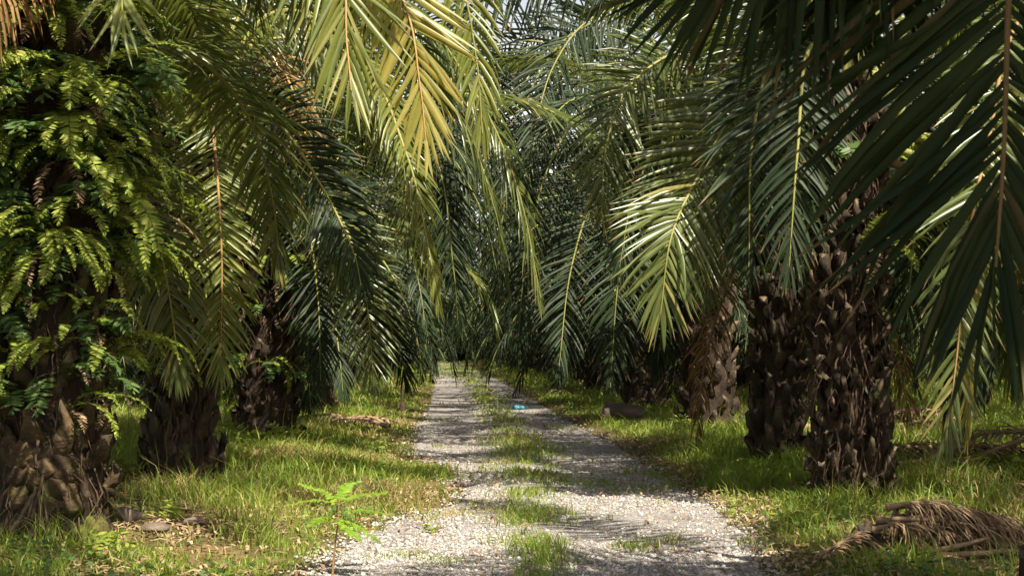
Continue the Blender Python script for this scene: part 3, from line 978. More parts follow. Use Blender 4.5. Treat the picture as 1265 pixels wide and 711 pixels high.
hero('L2', [P(300, 60, 18), P(420, 60, 18.5), P(490, 160, 18.5), P(505, 300, 18.5)], leaf='leaf', L=0.9, droop=0.5, n=96, seed=132, face=True)
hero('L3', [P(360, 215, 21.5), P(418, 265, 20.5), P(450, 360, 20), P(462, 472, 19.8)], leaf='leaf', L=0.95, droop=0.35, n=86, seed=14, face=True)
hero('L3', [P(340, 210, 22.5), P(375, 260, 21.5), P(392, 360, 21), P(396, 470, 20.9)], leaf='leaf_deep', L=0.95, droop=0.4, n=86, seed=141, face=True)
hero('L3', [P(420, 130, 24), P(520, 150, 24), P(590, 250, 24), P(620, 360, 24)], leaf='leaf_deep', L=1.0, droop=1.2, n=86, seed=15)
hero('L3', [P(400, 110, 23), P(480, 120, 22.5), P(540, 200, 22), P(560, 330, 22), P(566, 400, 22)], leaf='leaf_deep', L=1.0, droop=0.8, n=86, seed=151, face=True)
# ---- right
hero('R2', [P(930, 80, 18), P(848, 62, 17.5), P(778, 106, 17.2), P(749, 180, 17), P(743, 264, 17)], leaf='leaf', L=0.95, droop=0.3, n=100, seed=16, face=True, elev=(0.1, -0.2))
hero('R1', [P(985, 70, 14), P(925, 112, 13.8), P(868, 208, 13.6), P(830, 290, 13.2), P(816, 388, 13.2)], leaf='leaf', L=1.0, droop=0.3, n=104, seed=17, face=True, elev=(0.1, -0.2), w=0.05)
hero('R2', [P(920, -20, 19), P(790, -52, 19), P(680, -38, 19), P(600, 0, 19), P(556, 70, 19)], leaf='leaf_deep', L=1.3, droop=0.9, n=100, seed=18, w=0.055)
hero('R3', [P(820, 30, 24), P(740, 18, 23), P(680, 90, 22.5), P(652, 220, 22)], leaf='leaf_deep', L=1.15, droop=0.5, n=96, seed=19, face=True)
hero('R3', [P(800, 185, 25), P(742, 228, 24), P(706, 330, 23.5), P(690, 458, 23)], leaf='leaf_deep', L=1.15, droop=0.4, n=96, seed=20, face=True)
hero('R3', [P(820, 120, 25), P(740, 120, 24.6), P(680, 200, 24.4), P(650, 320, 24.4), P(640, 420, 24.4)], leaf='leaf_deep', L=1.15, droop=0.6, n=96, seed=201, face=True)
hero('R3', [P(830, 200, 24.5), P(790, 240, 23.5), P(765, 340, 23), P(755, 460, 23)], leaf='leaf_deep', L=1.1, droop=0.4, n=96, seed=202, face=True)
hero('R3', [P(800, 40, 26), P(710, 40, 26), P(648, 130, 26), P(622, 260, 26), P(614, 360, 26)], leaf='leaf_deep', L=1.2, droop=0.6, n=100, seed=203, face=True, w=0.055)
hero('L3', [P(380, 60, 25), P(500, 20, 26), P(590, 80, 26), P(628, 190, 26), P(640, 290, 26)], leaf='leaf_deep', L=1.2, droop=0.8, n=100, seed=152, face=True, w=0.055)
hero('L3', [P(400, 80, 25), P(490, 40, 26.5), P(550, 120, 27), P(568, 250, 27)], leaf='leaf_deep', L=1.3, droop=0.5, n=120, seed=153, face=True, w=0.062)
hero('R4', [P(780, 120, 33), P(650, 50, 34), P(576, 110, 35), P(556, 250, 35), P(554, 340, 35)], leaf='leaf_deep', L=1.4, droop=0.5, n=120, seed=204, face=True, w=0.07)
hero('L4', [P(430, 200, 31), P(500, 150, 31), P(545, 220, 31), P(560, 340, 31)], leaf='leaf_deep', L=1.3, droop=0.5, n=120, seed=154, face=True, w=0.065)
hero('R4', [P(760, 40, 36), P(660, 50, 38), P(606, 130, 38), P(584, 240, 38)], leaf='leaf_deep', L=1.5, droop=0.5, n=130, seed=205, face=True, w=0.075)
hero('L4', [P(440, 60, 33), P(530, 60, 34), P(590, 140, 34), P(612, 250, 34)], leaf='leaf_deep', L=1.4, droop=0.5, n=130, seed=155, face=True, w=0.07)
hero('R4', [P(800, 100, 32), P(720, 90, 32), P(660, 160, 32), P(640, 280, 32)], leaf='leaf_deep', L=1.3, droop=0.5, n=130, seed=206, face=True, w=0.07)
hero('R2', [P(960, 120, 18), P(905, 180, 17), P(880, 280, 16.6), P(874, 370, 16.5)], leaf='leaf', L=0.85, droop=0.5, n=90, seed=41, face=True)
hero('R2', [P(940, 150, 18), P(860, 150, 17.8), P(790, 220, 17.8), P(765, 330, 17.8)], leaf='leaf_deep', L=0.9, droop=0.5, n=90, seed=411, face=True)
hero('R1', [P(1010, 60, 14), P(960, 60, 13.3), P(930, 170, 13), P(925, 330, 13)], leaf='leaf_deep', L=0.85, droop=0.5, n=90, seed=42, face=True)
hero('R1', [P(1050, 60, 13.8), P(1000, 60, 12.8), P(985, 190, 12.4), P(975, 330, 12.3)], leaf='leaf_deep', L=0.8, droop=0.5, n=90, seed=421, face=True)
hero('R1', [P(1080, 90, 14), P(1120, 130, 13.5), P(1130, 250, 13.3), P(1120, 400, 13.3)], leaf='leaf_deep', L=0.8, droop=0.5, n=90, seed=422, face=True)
hero('R1b', [P(1400, -50, 12.3), P(1264, 20, 11.4), P(1222, 170, 11), P(1196, 300, 10.8), P(1182, 440, 10.8), P(1168, 545, 10.8)], leaf='leaf', L=0.8, droop=0.3, n=110, seed=43, rach='rachis_orange', face=True, w=0.045)
hero('R1b', [P(1420, 40, 12.6), P(1290, 80, 12), P(1225, 230, 11.8), P(1200, 400, 11.8), P(1194, 540, 11.8)], leaf='leaf_gold', L=0.5, droop=1.2, n=90, seed=44)
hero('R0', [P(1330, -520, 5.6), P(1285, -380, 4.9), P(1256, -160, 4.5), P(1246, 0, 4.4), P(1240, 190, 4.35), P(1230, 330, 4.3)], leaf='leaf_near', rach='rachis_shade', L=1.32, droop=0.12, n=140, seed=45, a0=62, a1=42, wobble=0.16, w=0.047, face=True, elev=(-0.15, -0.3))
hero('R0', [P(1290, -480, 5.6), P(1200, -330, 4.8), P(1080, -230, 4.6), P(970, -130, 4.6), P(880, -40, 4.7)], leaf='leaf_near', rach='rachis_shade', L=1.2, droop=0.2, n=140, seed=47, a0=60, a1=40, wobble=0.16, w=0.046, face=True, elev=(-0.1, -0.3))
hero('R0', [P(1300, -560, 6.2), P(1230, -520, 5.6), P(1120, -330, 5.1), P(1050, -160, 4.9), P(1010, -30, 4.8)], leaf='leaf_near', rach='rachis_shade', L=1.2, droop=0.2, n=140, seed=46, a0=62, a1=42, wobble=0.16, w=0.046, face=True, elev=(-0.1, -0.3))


# ------------------------------------------------------------------ palms further off: trunk and whole crown
def crown_mesh(seed, dark):
    g = random.Random(seed)
    Vs, Qs, Ts, mq, mt = [], [], [], [], []
    off = 0
    a = g.uniform(0, 360)
    n = 40
    for k in range(n):
        age = k / n
        a += 137.5
        e = 80 - 118 * age + g.uniform(-8, 8)
        b = np.interp(e, [-40, 0, 40, 80], [46, 80, 116, 96]) + g.uniform(-8, 8)
        C = arc(e, b, g.uniform(4.6, 6.2), g.uniform(-20, 20), n=24)
        C = C + np.array((0.15 + 0.18 * age, 0, 0.0 - 0.7 * age))
        z = rad(a)
        Rm = np.array(((math.cos(z), -math.sin(z), 0), (math.sin(z), math.cos(z), 0), (0, 0, 1)))
        C = C @ Rm.T
        T, S, N = frames(C, (0, g.uniform(-0.4, 0.4)))
        V, Q, T3 = leaflet_arrays(C, T, S, N, 44, 0.85, 0.062, g.uniform(0.5, 1.0), 0.15, 75, 32, g.randint(1, 99999), stations=4)
        dead = age > 0.98
        Vs.append(V); Qs.append(Q + off); Ts.append(T3 + off)
        mq += [1 if dead else 0] * len(Q); mt += [1 if dead else 0] * len(T3)
        off += len(V)
        s = np.linspace(0, 1, len(C))
        V, Q = tube(C, np.interp(s, [0, 0.1, 1], [0.07, 0.035, 0.006]), 4)
        Vs.append(V); Qs.append(Q + off); mq += [2] * len(Q)
        off += len(V)
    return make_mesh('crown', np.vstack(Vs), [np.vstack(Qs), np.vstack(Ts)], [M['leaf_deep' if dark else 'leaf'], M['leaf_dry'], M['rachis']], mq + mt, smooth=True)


CROWNS = [crown_mesh(100 + k, k >= 2) for k in range(4)]  # later variants carry painted shade in their leaf colour
FAR_TRUNKS = [trunk_mesh(4.3, 0.38, 60 + k, n=80, fibres=60) for k in range(3)]


def far_palm(x, y, label, group, k, tall=1.05, pick=(0, 1, 2, 3)):
    z = ground_z(x, y)
    root = thing('oil_palm', label, 'oil palm', (x, y, z), R.uniform(0, 6.28), group)
    s = R.uniform(0.92, 1.12)
    link('trunk', FAR_TRUNKS[k % 3], root, (0, 0, 0), (0, 0, 0), (s, s, s * tall))
    link('crown', CROWNS[R.choice(pick)], root, (0, 0, 4.3 * s * tall), (0, 0, R.uniform(0, 6.28)), R.uniform(0.98, 1.2))
    TRUNKS.append((x, y, 0.4))
    return root


ordn = ['fifth', 'sixth', 'seventh', 'eighth', 'ninth', 'tenth', 'eleventh', 'twelfth', 'thirteenth']
for side, x0, ys_ in (('left', -4.1, (39.5, 47.5, 56, 64.5, 73, 82, 91, 100)), ('right', 5.2, (40.5, 48.5, 57, 65.5, 74, 83, 92, 101))):
    for k, yy in enumerate(ys_):
        xx = x0 + float(drift(yy)) * (1.0 if side == 'left' else 0.9) + R.uniform(-0.3, 0.3)
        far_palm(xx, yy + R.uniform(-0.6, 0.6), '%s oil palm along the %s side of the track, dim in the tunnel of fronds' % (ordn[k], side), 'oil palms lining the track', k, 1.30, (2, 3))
kk = 0
for row, x0 in enumerate((-11.0, -18.6, -26.2, -33.8)):
    for yy in np.arange(16 + 4 * (row % 2), 118, 8.3):
        if x0 < -0.33 * yy - 9.5:
            continue
        kk += 1
        far_palm(x0 + R.uniform(-0.5, 0.5), yy + R.uniform(-0.6, 0.6), 'shaded oil palm in the rows behind the left line of palms', 'oil palms in the rows left of the track', kk)
for row, x0 in enumerate((11.8, 19.4, 27.0, 34.6, 42.2)):
    for yy in np.arange(17.5 + 4 * (row % 2), 118, 8.3):
        if x0 > 0.40 * yy + 9.5:
            continue
        kk += 1
        far_palm(x0 + R.uniform(-0.5, 0.5), yy + R.uniform(-0.6, 0.6), 'shaded oil palm in the rows behind the right line of palms', 'oil palms in the rows right of the track', kk)
for side, x0 in (('left', -7.6), ('right', 8.4)):
    for yy in np.arange(36, 112, 8.3):
        kk += 1
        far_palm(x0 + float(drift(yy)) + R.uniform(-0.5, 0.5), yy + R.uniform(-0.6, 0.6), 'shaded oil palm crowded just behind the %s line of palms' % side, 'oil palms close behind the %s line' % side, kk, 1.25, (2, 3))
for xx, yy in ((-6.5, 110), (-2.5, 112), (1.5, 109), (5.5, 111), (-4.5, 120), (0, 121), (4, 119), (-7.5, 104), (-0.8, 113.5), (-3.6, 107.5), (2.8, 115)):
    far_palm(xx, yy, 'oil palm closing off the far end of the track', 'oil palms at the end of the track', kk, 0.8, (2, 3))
    kk += 1


# ------------------------------------------------------------------ ferns on the trunks
def fern_frond_mesh(length, pairs, pl, pw, e, bend, seed, mat, lobed=False):
    g = np.random.default_rng(seed)
    C = arc(e, bend, length, g.uniform(-25, 25), n=24)
    T, S, N = frames(C, (0, g.uniform(-0.4, 0.4)))
    V, Q, T3 = leaflet_arrays(C, T, S, N, pairs, pl, pw, 0.15, 0.12, 82, 60, seed, stations=4, fold=0.1, elev=(0.1, 0.0), base_len=0.7, tip_len=0.25)
    Vt, Qt = tube(C, np.interp(np.linspace(0, 1, len(C)), [0, 1], [0.006, 0.0015]), 3)
    n0 = len(V)
    return make_mesh('fern_frond', np.vstack([V, Vt]), [np.vstack([Q, Qt + n0]), T3], [M[mat], M['fern_stem']], [0] * len(Q) + [1] * len(Qt) + [0] * len(T3), smooth=True)


FERNS = {
    'sword': [fern_frond_mesh(R.uniform(0.7, 1.05), 36, 0.085, 0.027, R.uniform(5, 45), R.uniform(95, 130), 200 + k, 'fern') for k in range(6)],
    'lobed': [fern_frond_mesh(R.uniform(0.5, 0.75), 13, 0.16, 0.042, R.uniform(10, 45), R.uniform(80, 120), 220 + k, 'fern_deep') for k in range(5)],
    'feathery': [fern_frond_mesh(R.uniform(0.6, 0.9), 32, 0.105, 0.027, R.uniform(20, 55), R.uniform(95, 135), 240 + k, 'fern') for k in range(5)],
}
FERN_DRY = [fern_frond_mesh(R.uniform(0.5, 0.8), 24, 0.075, 0.02, R.uniform(-20, 15), R.uniform(60, 90), 280 + k, 'leaf_ground') for k in range(3)]
FERN_NAME = {'sword': 'sword fern with narrow drooping fronds', 'lobed': 'dark fern with broad lobed fronds', 'feathery': 'feathery yellow green fern'}


def fern(kind, x, y, z, az, n, label, group, scale=1.0):
    root = thing('fern', label, 'fern', (x, y, z), 0, group)
    for k in range(n):
        a = az + R.uniform(-1.25, 1.25)
        link('frond', R.choice(FERN_DRY if R.random() < 0.09 else FERNS[kind]), root, (0, 0, R.uniform(-0.04, 0.04)), (R.uniform(-0.3, 0.3), R.uniform(-0.35, 0.35), a), scale * R.uniform(0.7, 1.1))
    return root


def ferns_on(key, r, zones, kinds, sides, where, group, n=(4, 7), scale=1.0, prob=1.0):
    hx, hy, hz = HEAD[key]
    gz = PALMS[key].location.z
    view = math.atan2(-hy, -hx)
    for zname, z in zones:
        for sname, da in sides:
            for kind in kinds:
                if R.random() > prob:
                    continue
                az = view + da + R.uniform(-0.35, 0.35)
                zz = z + R.uniform(-0.22, 0.22)
                fern(kind, hx + math.cos(az) * r, hy + math.sin(az) * r, gz + zz, az, R.randint(*n), '%s %s, %s of %s' % (FERN_NAME[kind], zname, sname, where), group, (R.uniform(*scale) if isinstance(scale, tuple) else scale) * (1.0 if z > 2.2 else 0.72))


SIDES = (('left side', -1.25), ('middle', 0.0), ('right side', 1.25))
ferns_on('L1', 0.40, (('just under the crown', 3.85), ('near the top', 3.5), ('high up', 3.12), ('above the middle', 2.75), ('halfway up', 2.4), ('below the middle', 2.08)), ('sword', 'lobed', 'feathery'), SIDES,
         'nearest left palm', 'ferns on the nearest left palm', n=(7, 11), scale=(0.75, 1.2), prob=0.97)
ferns_on('L1', 0.38, (('low down', 1.8), ('lower on the trunk', 1.5), ('lowest', 1.2)), ('sword', 'lobed', 'feathery'), (('left side', -0.95), ('middle', 0.15), ('right side', 1.0)), 'nearest left palm', 'ferns on the nearest left palm', n=(3, 6), scale=(0.8, 1.15), prob=0.85)
ferns_on('L2', 0.33, (('high up', 2.7), ('halfway up', 2.0), ('low down', 1.3)), ('lobed', 'feathery'), SIDES, 'second left palm', 'ferns on the second left palm', n=(3, 6), prob=0.75)
ferns_on('L3', 0.38, (('high up', 2.6), ('halfway up', 1.8), ('low down', 1.0)), ('lobed', 'sword'), SIDES, 'third left palm', 'ferns on the third left palm', n=(4, 7), prob=0.85)
ferns_on('R1', 0.32, (('high up', 3.0), ('halfway up', 2.4)), ('sword', 'lobed'), SIDES, 'knobbly right palm', 'ferns on the knobbly right palm', n=(2, 4), prob=0.6)


# ------------------------------------------------------------------ small things
def rock_mesh(name, sx, sy, sz, seed, mat, flat=0.0):
    g = np.random.default_rng(seed)
    import bmesh
    bm = bmesh.new()
    bmesh.ops.create_icosphere(bm, subdivisions=4, radius=1)
    V = np.array([v.co for v in bm.verts])
    F = np.array([[v.index for v in f.verts] for f in bm.faces])
    bm.free()
    dirs = norm(g.normal(size=(9, 3)))
    for dv in dirs:
        lim = g.uniform(0.55, 0.9)
        dt = V @ dv
        V -= np.maximum(dt - lim, 0)[:, None] * dv * 0.9
    V *= 1 + 0.10 * (vnoise(V[:, 0] * 2 + V[:, 2], V[:, 1] * 2 - V[:, 2], 0.45, seed % 60)[:, None] - 0.5)
    V *= np.array((sx, sy, sz))
    return make_mesh(name, V, [F], [mat], smooth=False)


def put(name, me, px, py, label, cat, dz=0.0, rot=(0, 0, 0), group=None):
    x, y = at(px, py)
    return tag(link(name, me, None, (x, y, ground_z(x, y) + dz), rot), label, cat, group)


put('stone', rock_mesh('stone', 0.12, 0.09, 0.07, 1, M['stone']), 157, 651, 'pinkish rounded stone beside the foot of the mossy palm', 'stone', 0.10, (0, 0.1, 0.3))
put('stone', rock_mesh('stone', 0.12, 0.09, 0.05, 2, M['log']), 192, 664, 'flat dark stone lying right of the pinkish stone', 'stone', 0.08, (0.1, 0, -0.4))
put('stone', rock_mesh('stone', 0.10, 0.08, 0.05, 3, M['stone']), 240, 652, 'small pale stone half sunk in the bare litter on the left', 'stone', 0.05, (0, 0, 1.0))
put('stone', rock_mesh('stone', 0.11, 0.10, 0.08, 5, M['stone']), 3, 632, 'pale stone at the left edge beside the mossy trunk', 'stone', 0.06)


def log_mesh(length, r, seed):
    g = np.random.default_rng(seed)
    na, nx = 22, 14
    xs_ = np.linspace(-length / 2, length / 2, nx)
    aa = np.linspace(0, 2 * np.pi, na, endpoint=False)
    A, X = np.meshgrid(aa, xs_)
    RR = r * (0.86 + 0.3 * vnoise(np.cos(A) + X * 2, np.sin(A) + seed, 0.35, seed % 50)) * (1 - 0.08 * X / length)
    V = np.stack([X + g.normal(0, 0.006, X.shape), RR * np.cos(A), RR * np.sin(A) * 0.92], -1)
    V[0, :, 0] += 0.06 * np.sin(aa)
    V = V.reshape(-1, 3)
    i = np.arange(nx - 1)[:, None] * na
    j = np.arange(na)[None]
    Q = np.stack([i + j, i + na + j, i + na + (j + 1) % na, i + (j + 1) % na], -1).reshape(-1, 4)
    c0, c1 = len(V), len(V) + 1
    V = np.vstack([V, [[-length / 2 + 0.02, 0, 0]], [[length / 2, 0, 0]]])
    jj = np.arange(na)
    e0 = np.stack([np.full(na, c0), jj, (jj + 1) % na], -1)
    b = (nx - 1) * na
    e1 = np.stack([np.full(na, c1), b + (jj + 1) % na, b + jj], -1)
    return make_mesh('log', V, [Q, np.vstack([e0, e1])], [M['log'], M['log_end']], [0] * len(Q) + [1] * (2 * na))


put('palm_log', log_mesh(0.78, 0.20, 7), 769, 521, 'short pinkish grey cut log lying on the right verge', 'log', 0.16, (0.2, 0.06, -0.12))
put('palm_log', log_mesh(0.75, 0.07, 8), 694, 486, 'thin pale piece of wood lying far off on the right verge', 'log', 0.06, (0, 0, 0.15))


def dry_frond(C, label, seed, L=0.55, group=None, n=60, droop=1.3, w=0.022, r0=0.018, roll=(0, 0), drop=0.15, a0=60):
    """a cut brown frond on the ground along world points C"""
    C = np.asarray(C, float)
    o = C.mean(0)
    o[2] = ground_z(o[0], o[1])
    leaves, rachis = frond_meshes(C - o, 'leaf_ground', 'rachis_dry', n=n, L=L, w=w, droop=droop, start=0.12, a0=a0, roll=roll, r0=r0, seed=seed, drop=drop, ragged=0.55, wobble=0.6)
    me = leaves
    co = np.empty(len(me.vertices) * 3, dtype=np.float32)
    me.vertices.foreach_get('co', co)
    co = co.reshape(-1, 3)
    gz = gh(co[:, 0] + o[0], co[:, 1] + o[1]) - o[2]
    low = co[:, 2] < gz + 0.012
    rr = np.random.default_rng(seed)
    co[low, 2] = gz[low] + 0.012 + 0.02 * rr.random(low.sum())
    me.vertices.foreach_set('co', co.ravel())
    me.update()
    f = tag(link('dry_frond', leaves, None, tuple(o)), label, 'dry frond', group)
    link('rachis', rachis, f)
    return f


G1 = 'cut fronds heaped at the lower right'
bx, by = at(1140, 684)


def hp(dx, dy, z):
    return (bx + dx, by + dy, ground_z(bx + dx, by + dy) + z * 0.74)


dry_frond([hp(-0.16, 0.30, 0.40), hp(0.1, 0.25, 0.40), hp(0.4, 0.2, 0.32), hp(0.78, 0.1, 0.22)], 'brown dry frond draped over the top of the right heap, leaflets hanging to the front', 301, L=0.5, group=G1, n=120, droop=1.8, w=0.014)
dry_frond([hp(-0.12, 0.1, 0.30), hp(0.1, 0.05, 0.33), hp(0.35, 0.0, 0.22), hp(0.7, -0.1, 0.10)], 'brown dry frond slanting across the front of the right heap', 302, L=0.45, group=G1, n=130, droop=1.8, w=0.013)
dry_frond([hp(-0.2, 0.15, 0.42), hp(0.05, 0.1, 0.46), hp(0.3, 0.1, 0.40), hp(0.68, 0.05, 0.30)], 'brown dry frond crowning the right heap', 306, L=0.55, group=G1, n=150, droop=1.9, w=0.012)
dry_frond([hp(-0.05, 0.2, 0.36), hp(0.25, 0.15, 0.36), hp(0.5, 0.08, 0.28), hp(0.85, -0.02, 0.16)], 'greyish dry frond at the right end of the right heap', 307, L=0.45, group=G1, n=150, droop=1.9, w=0.012)
dry_frond([hp(-0.3, 0.12, 0.22), hp(-0.15, 0.02, 0.28), hp(0.1, -0.04, 0.24), hp(0.32, -0.12, 0.12)], 'matted dry frond low on the front of the right heap', 308, L=0.38, group=G1, n=150, droop=1.9, w=0.012)
dry_frond([hp(-0.75, -0.02, 0.04), hp(-0.4, 0.15, 0.2), hp(-0.05, 0.3, 0.32)], 'dark dry frond sloping down at the left end of the right heap', 303, L=0.38, group=G1, n=80, droop=1.5, w=0.02)
dry_frond([hp(0.0, 0.55, 0.25), hp(0.4, 0.5, 0.3), hp(0.9, 0.4, 0.15)], 'dry frond at the back of the right heap', 304, L=0.5, group=G1, n=90, droop=1.5, w=0.016)
dry_frond([hp(-0.25, 0.2, 0.30), hp(-0.1, 0.05, 0.26), hp(-0.02, -0.1, 0.12), hp(0.0, -0.2, 0.03)], 'dry frond with tangled leaflets in the middle of the right heap', 305, L=0.36, group=G1, n=80, droop=1.3, w=0.013)


def stalk(C, r, label, group, seed):
    C = spline(C, 20)
    o = C.mean(0)
    g = np.random.default_rng(seed)
    V, F = tube(C - o, r * np.interp(np.linspace(0, 1, 20), [0, 0.2, 1], [1.5, 1.1, 0.6]), 7)
    V += g.normal(0, r * 0.08, V.shape)
    n = len(V)
    V = np.vstack([V, [C[0] - o], [C[-1] - o]])
    j = np.arange(7)
    cap = np.vstack([np.stack([np.full(7, n), (j + 1) % 7, j], -1), np.stack([np.full(7, n + 1), n - 7 + j, n - 7 + (j + 1) % 7], -1)])
    return tag(link('frond_stalk', make_mesh('frond_stalk', V, [F, cap], [M['rachis_dry']], smooth=True), None, tuple(o)), label, 'frond stalk', group)


G2 = 'bare stalks in the right heap'
stalk([hp(-0.05, -0.22, 0.05), hp(0.2, -0.2, 0.12), hp(0.42, -0.12, 0.16)], 0.020, 'thick pale frond stalk slanting up at the front of the right heap', G2, 1)
stalk([hp(-0.02, -0.26, 0.03), hp(0.3, -0.24, 0.05), hp(0.62, -0.16, 0.05)], 0.023, 'pale frond stalk lying flat on the grass before the right heap', G2, 2)
stalk([hp(-0.22, 0.0, 0.34), hp(0.15, 0.0, 0.30), hp(0.62, -0.04, 0.2)], 0.012, 'thin straw coloured rib crossing the upper front of the right heap', G2, 3)
stalk([hp(0.22, -0.02, 0.27), hp(0.26, -0.12, 0.18), hp(0.30, -0.2, 0.08)], 0.008, 'short thin rib leaning against the front of the right heap', G2, 4)


def stub_mesh(seed, h, w):
    g = np.random.default_rng(seed)
    z = np.linspace(0, 1, 8)
    prof = np.interp(z, [0, 0.3, 0.9, 1], [1.2, 0.95, 0.8, 0.62])
    a = np.linspace(0, 2 * np.pi, 12, endpoint=False)
    Z, A = np.meshgrid(z, a, indexing='ij')
    rr = w * prof[:, None] * (1 + 0.2 * (vnoise(np.cos(A) * 2 + seed, np.sin(A) * 2 + Z * 2, 0.5, seed) - 0.5))
    V = np.stack([rr * np.cos(A), 0.6 * rr * np.sin(A), Z * h + 0.05 * (Z > 0.95) * np.sin(A * 2)], -1).reshape(-1, 3)
    i = np.arange(7)[:, None] * 12
    j = np.arange(12)[None]
    Q = np.stack([i + j, i + (j + 1) % 12, i + 12 + (j + 1) % 12, i + 12 + j], -1).reshape(-1, 4)
    V = np.vstack([V, [[0, 0, h * 0.97]]])
    jj = np.arange(12)
    return make_mesh('frond_butt', V, [Q, np.stack([84 + jj, 84 + (jj + 1) % 12, np.full(12, 96)], -1)], [M['log'], M['log_end']], [0] * len(Q) + [1] * 12)


put('frond_butt', stub_mesh(4, 0.27, 0.042), 1104, 680, 'cut frond butt with pale end leaning in the right heap', 'frond butt', 0.0, (-0.25, 0.22, 0.2), G2)
put('frond_butt', stub_mesh(6, 0.2, 0.09), 1088, 682, 'broad dark rotting frond butt at the left of the right heap', 'frond butt', 0.0, (-0.2, -0.5, 0.1), G2)


def heap(pxpy, dims, count, where, group, seed, L=0.5):
    g = random.Random(seed)
    x, y = at(*pxpy)
    for k in range(count):
        a = g.uniform(-0.35, 0.35) + (math.pi if k % 2 else 0)
        t = k / max(count - 1, 1)
        cx, cy = x + (t - 0.5) * dims[0] * 0.7, y + g.uniform(-0.5, 0.5) * dims[1]
        z = dims[2] * (0.25 + 0.75 * g.random())
        pts = []
        for u in (-1, -0.3, 0.4, 1):
            qx, qy = cx + math.cos(a) * u * dims[0] * 0.42, cy + math.sin(a) * u * dims[0] * 0.42
            pts.append((qx, qy, ground_z(qx, qy) + max(0.03, z * (1 - 0.75 * abs(u)))))
        word = ('lowest', 'second', 'third', 'fourth', 'fifth', 'sixth', 'seventh')[k]
        dry_frond(pts, '%s dry frond from the left in the %s' % (word if k else 'first', where), seed * 10 + k, L=L, group=group, n=60, w=0.035, droop=1.2, r0=0.04)


heap((415, 528), (1.7, 0.7, 0.30), 5, 'low heap on the left verge', 'cut fronds on the left verge', 71, L=0.4)
heap((1195, 582), (2.4, 1.2, 0.55), 7, 'brown heap behind the right palms', 'cut fronds heaped behind the right palms', 73, L=0.6)
heap((1100, 530), (2.2, 1.0, 0.5), 5, 'sunlit heap right of the knobbly palm', 'sunlit cut fronds right of the knobbly palm', 75, L=0.6)
heap((160, 486), (2.8, 1.2, 0.6), 5, 'distant heap left between the first two palms', 'distant cut fronds on the left', 77, L=0.7)

# wooden stake by the left edge of the track
x, y = at(497, 511)
st = thing('stake', 'thin dark wooden stake standing on the left edge of the track', 'stake', (x, y, ground_z(x, y)))
V, F = tube(np.array([(0, 0, -0.1), (0.005, 0, 0.2), (0.0, 0.01, 0.5), (0.012, 0, 0.82)]), np.array([0.03, 0.026, 0.022, 0.014]), 7)
link('pole', make_mesh('pole', V, [F], [M['stake']]), st)
V, F = tube(np.array([(0.0, 0, -0.05), (0.0, 0, 0.12), (0.01, 0, 0.27)]), np.array([0.075, 0.07, 0.05]), 9)
link('footing', make_mesh('footing', V, [F], [M['stake']]), st)


# crumpled blue plastic bag
def bag_mesh():
    me = rock_mesh('plastic_bag', 0.17, 0.12, 0.08, 91, M['bag'])
    co = np.empty(len(me.vertices) * 3, dtype=np.float32)
    me.vertices.foreach_get('co', co)
    co = co.reshape(-1, 3)
    n = vnoise(co[:, 0] * 9 + co[:, 2] * 7, co[:, 1] * 9, 0.3, 12)
    co *= (0.7 + 0.6 * n)[:, None]
    me.vertices.foreach_set('co', co.ravel())
    me.update()
    return me


put('plastic_bag', bag_mesh(), 640, 506, 'crumpled blue plastic bag lying on the gravel track', 'plastic bag', 0.05)

# bright green sapling
x, y = at(410, 712)
sap = thing('sapling', 'bright green sapling with feathery leaves at the left gravel edge', 'sapling', (x, y, ground_z(x, y)))
sc_ = 1.0 / (F0 / y)          # metres per photo pixel at this distance
pt = lambda px, py, dy=0.0: np.array(((px - 410) * sc_, dy, (712 - py) * sc_))
stem_c = spline([pt(410, 718), pt(413, 680), pt(417, 645), pt(418, 622)], 16)
V, F = tube(stem_c, np.linspace(0.008, 0.004, 16), 6)
link('stem', make_mesh('stem', V, [F], [M['sapling_stem']], smooth=True), sap)
for k, (pts, sd_n) in enumerate(((((418, 624), (400, 612), (370, 601), 0.1), 1), (((418, 624), (392, 620), (360, 622), -0.1), 2), (((417, 626), (432, 618), (476, 612), 0.12), 3),
                                 (((417, 634), (445, 632), (483, 634), -0.1), 4), (((417, 640), (440, 650), (470, 668), -0.12), 5), (((416, 640), (432, 654), (446, 662), -0.2), 6),
                                 (((418, 622), (425, 606), (440, 600), 0.25), 7), (((416, 645), (400, 640), (385, 646), -0.2), 8))):
    a, b, c, dd = pts
    C = spline([pt(*a), pt(*b, dd * 0.5) + (0, 0, 0.01), pt(*c, dd)], 24)
    T, S, N = frames(C)
    V, Q, T3 = leaflet_arrays(C, T, S, N, 24, 0.062, 0.021, 0.25, 0.10, 72, 55, 500 + k, stations=4, fold=0.08, elev=(0.15, 0.0), base_len=0.7, tip_len=0.5)
    Vt, Qt = tube(C, np.linspace(0.003, 0.001, 24), 3)
    n0 = len(V)
    link('leaf', make_mesh('leaf', np.vstack([V, Vt]), [np.vstack([Q, Qt + n0]), T3], [M['sapling'], M['sapling_stem']], [0] * len(Q) + [1] * len(Qt) + [0] * len(T3), smooth=True), sap)

# leafy weeds round the palm feet
WEED = [fern_frond_mesh(R.uniform(0.35, 0.55), 7, 0.13, 0.045, R.uniform(50, 75), R.uniform(60, 100), 260 + k, 'fern') for k in range(4)]


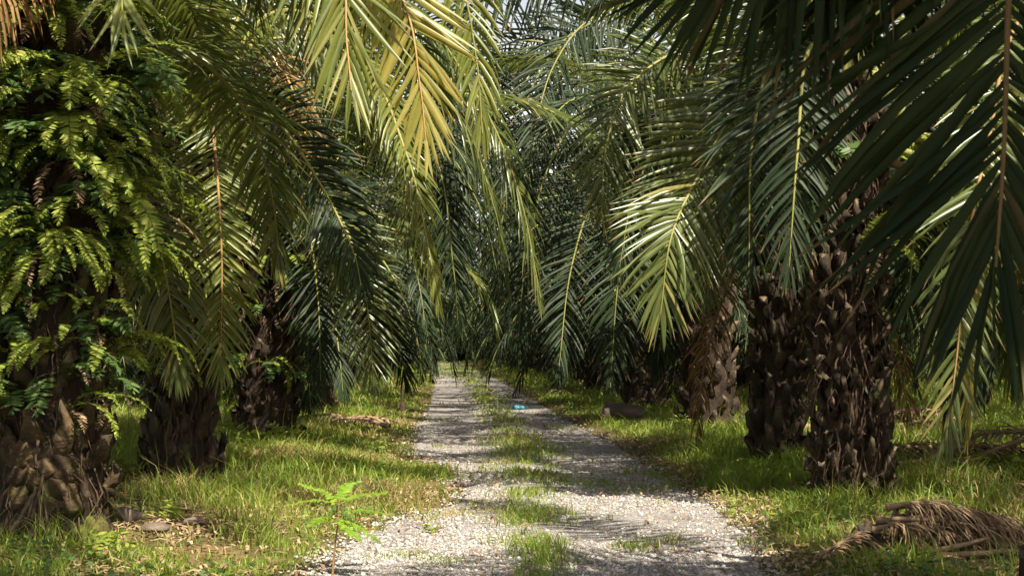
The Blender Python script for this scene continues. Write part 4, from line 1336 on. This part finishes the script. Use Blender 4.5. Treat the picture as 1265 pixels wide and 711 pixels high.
def weed(px, py, n, label, scale=1.0):
    x, y = at(px, py)
    root = thing('weed', label, 'weed', (x, y, ground_z(x, y)), 0, 'leafy weeds on the verges')
    for k in range(n):
        link('leaf', R.choice(WEED), root, (R.uniform(-0.06, 0.06), R.uniform(-0.06, 0.06), 0), (R.uniform(-0.2, 0.2), R.uniform(-0.2, 0.2), R.uniform(0, 6.28)), scale * R.uniform(0.7, 1.1))


weed(215, 645, 7, 'low leafy weed in front of the bare litter patch on the left', 0.6)
weed(120, 690, 8, 'leafy weed in the grass at the lower left corner', 0.7)
weed(905, 640, 6, 'small leafy weed on the soil lip right of the gravel', 0.5)
weed(985, 650, 8, 'leafy weed in the grass left of the right heap', 0.7)
weed(530, 660, 5, 'small weed growing in the gravel near the sapling', 0.35)
weed(470, 560, 6, 'leafy weed left of the gravel bend', 0.7)
weed(930, 585, 7, 'leafy weed in front of the slim dark right palm', 0.8)
weed(160, 592, 8, 'broad leaved weed between the mossy palm and the dark one')
weed(290, 556, 8, 'leafy weed left of the third left palm', 1.2)
weed(352, 552, 8, 'leafy weed at the right of the third left palm', 1.2)
weed(850, 533, 7, 'leafy weed at the foot of the third right palm')
weed(1235, 585, 7, 'dark leafy weed near the right edge before the brown heap', 1.2)


def litter(n):
    y = 8.0 * (40 / 8.0) ** rng.random(n)
    x = -0.345 * y - 1 + (0.765 * y + 2) * rng.random(n)
    out = np.maximum(edge_l(y) - x, x - edge_r(y))
    dens = np.where(out > -0.1, 0.25 + 2.2 * (fbm(x, y, 1.3, 61) - 0.42), 0.05)
    dens += 0.8 * np.exp(-(((x + 2.45) / 1.0) ** 2 + ((y - 11.7) / 0.4) ** 2)) + 0.5 * np.exp(-((out - 0.15) / 0.2) ** 2) * (x > 0)
    k = rng.random(n) < dens
    x, y = x[k], y[k]
    n = len(x)
    L = 0.03 + 0.14 * rng.random(n) ** 2
    w = 0.005 + 0.012 * rng.random(n)
    a = rng.random(n) * 6.283
    dx, dy = np.cos(a), np.sin(a)
    z = gh(x, y) + 0.012 + 0.03 * rng.random(n)
    V = np.empty((n, 6, 3))
    for j, t in enumerate((-0.5, 0.0, 0.5)):
        up_ = 0.02 * rng.random(n) + (0.015 if j == 1 else 0)
        cx, cy = x + dx * L * t, y + dy * L * t
        ww = w * (1.0 if j == 1 else 0.5)
        V[:, 2 * j] = np.stack([cx - dy * ww, cy + dx * ww, z + up_], -1)
        V[:, 2 * j + 1] = np.stack([cx + dy * ww, cy - dx * ww, z + up_ + 0.006 * rng.random(n)], -1)
    b = (np.arange(n) * 6)[:, None, None]
    F = b + np.array([[[0, 1, 3, 2], [2, 3, 5, 4]]])
    tag(link('leaf_litter', make_mesh('leaf_litter', V, [F.reshape(-1, 4)], [M['leaf_ground']])), 'brown scraps of dry leaf scattered over the verges', 'litter', kind='stuff')


def ground_cover(n):
    y = 8.0 * (34 / 8.0) ** rng.random(n)
    x = -0.345 * y - 1 + (0.765 * y + 2) * rng.random(n)
    out = np.maximum(edge_l(y) - x, x - edge_r(y))
    k = (out > 0.1) & (fbm(x, y, 1.1, 71) > 0.56) & (rng.random(n) < 0.8)
    x, y = x[k], y[k]
    n = len(x)
    r = 0.010 + 0.016 * rng.random(n)
    z = gh(x, y) + 0.03 + 0.12 * rng.random(n)
    a = rng.random(n) * 6.283
    tx, ty_ = rng.normal(0, 0.35, n), rng.normal(0, 0.35, n)
    V = np.empty((n, 7, 3))
    V[:, 0] = np.stack([x, y, z], -1)
    for j in range(6):
        q = a + j * 1.0472
        rr = r * (1.5 if j == 0 else 0.9)
        ox, oy = np.cos(q) * rr, np.sin(q) * rr
        V[:, j + 1] = np.stack([x + ox, y + oy, z + ox * tx + oy * ty_ - 0.15 * rr], -1)
    b = (np.arange(n) * 7)[:, None, None]
    F = b + np.array([[[0, j, j % 6 + 1] for j in range(1, 7)]])
    tag(link('ground_cover', make_mesh('ground_cover', V, [F.reshape(-1, 3)], [M['fern_deep']])), 'low round leaved ground cover among the grass', 'ground cover', kind='stuff')


litter(42000)
ground_cover(26000)
grow_grass()
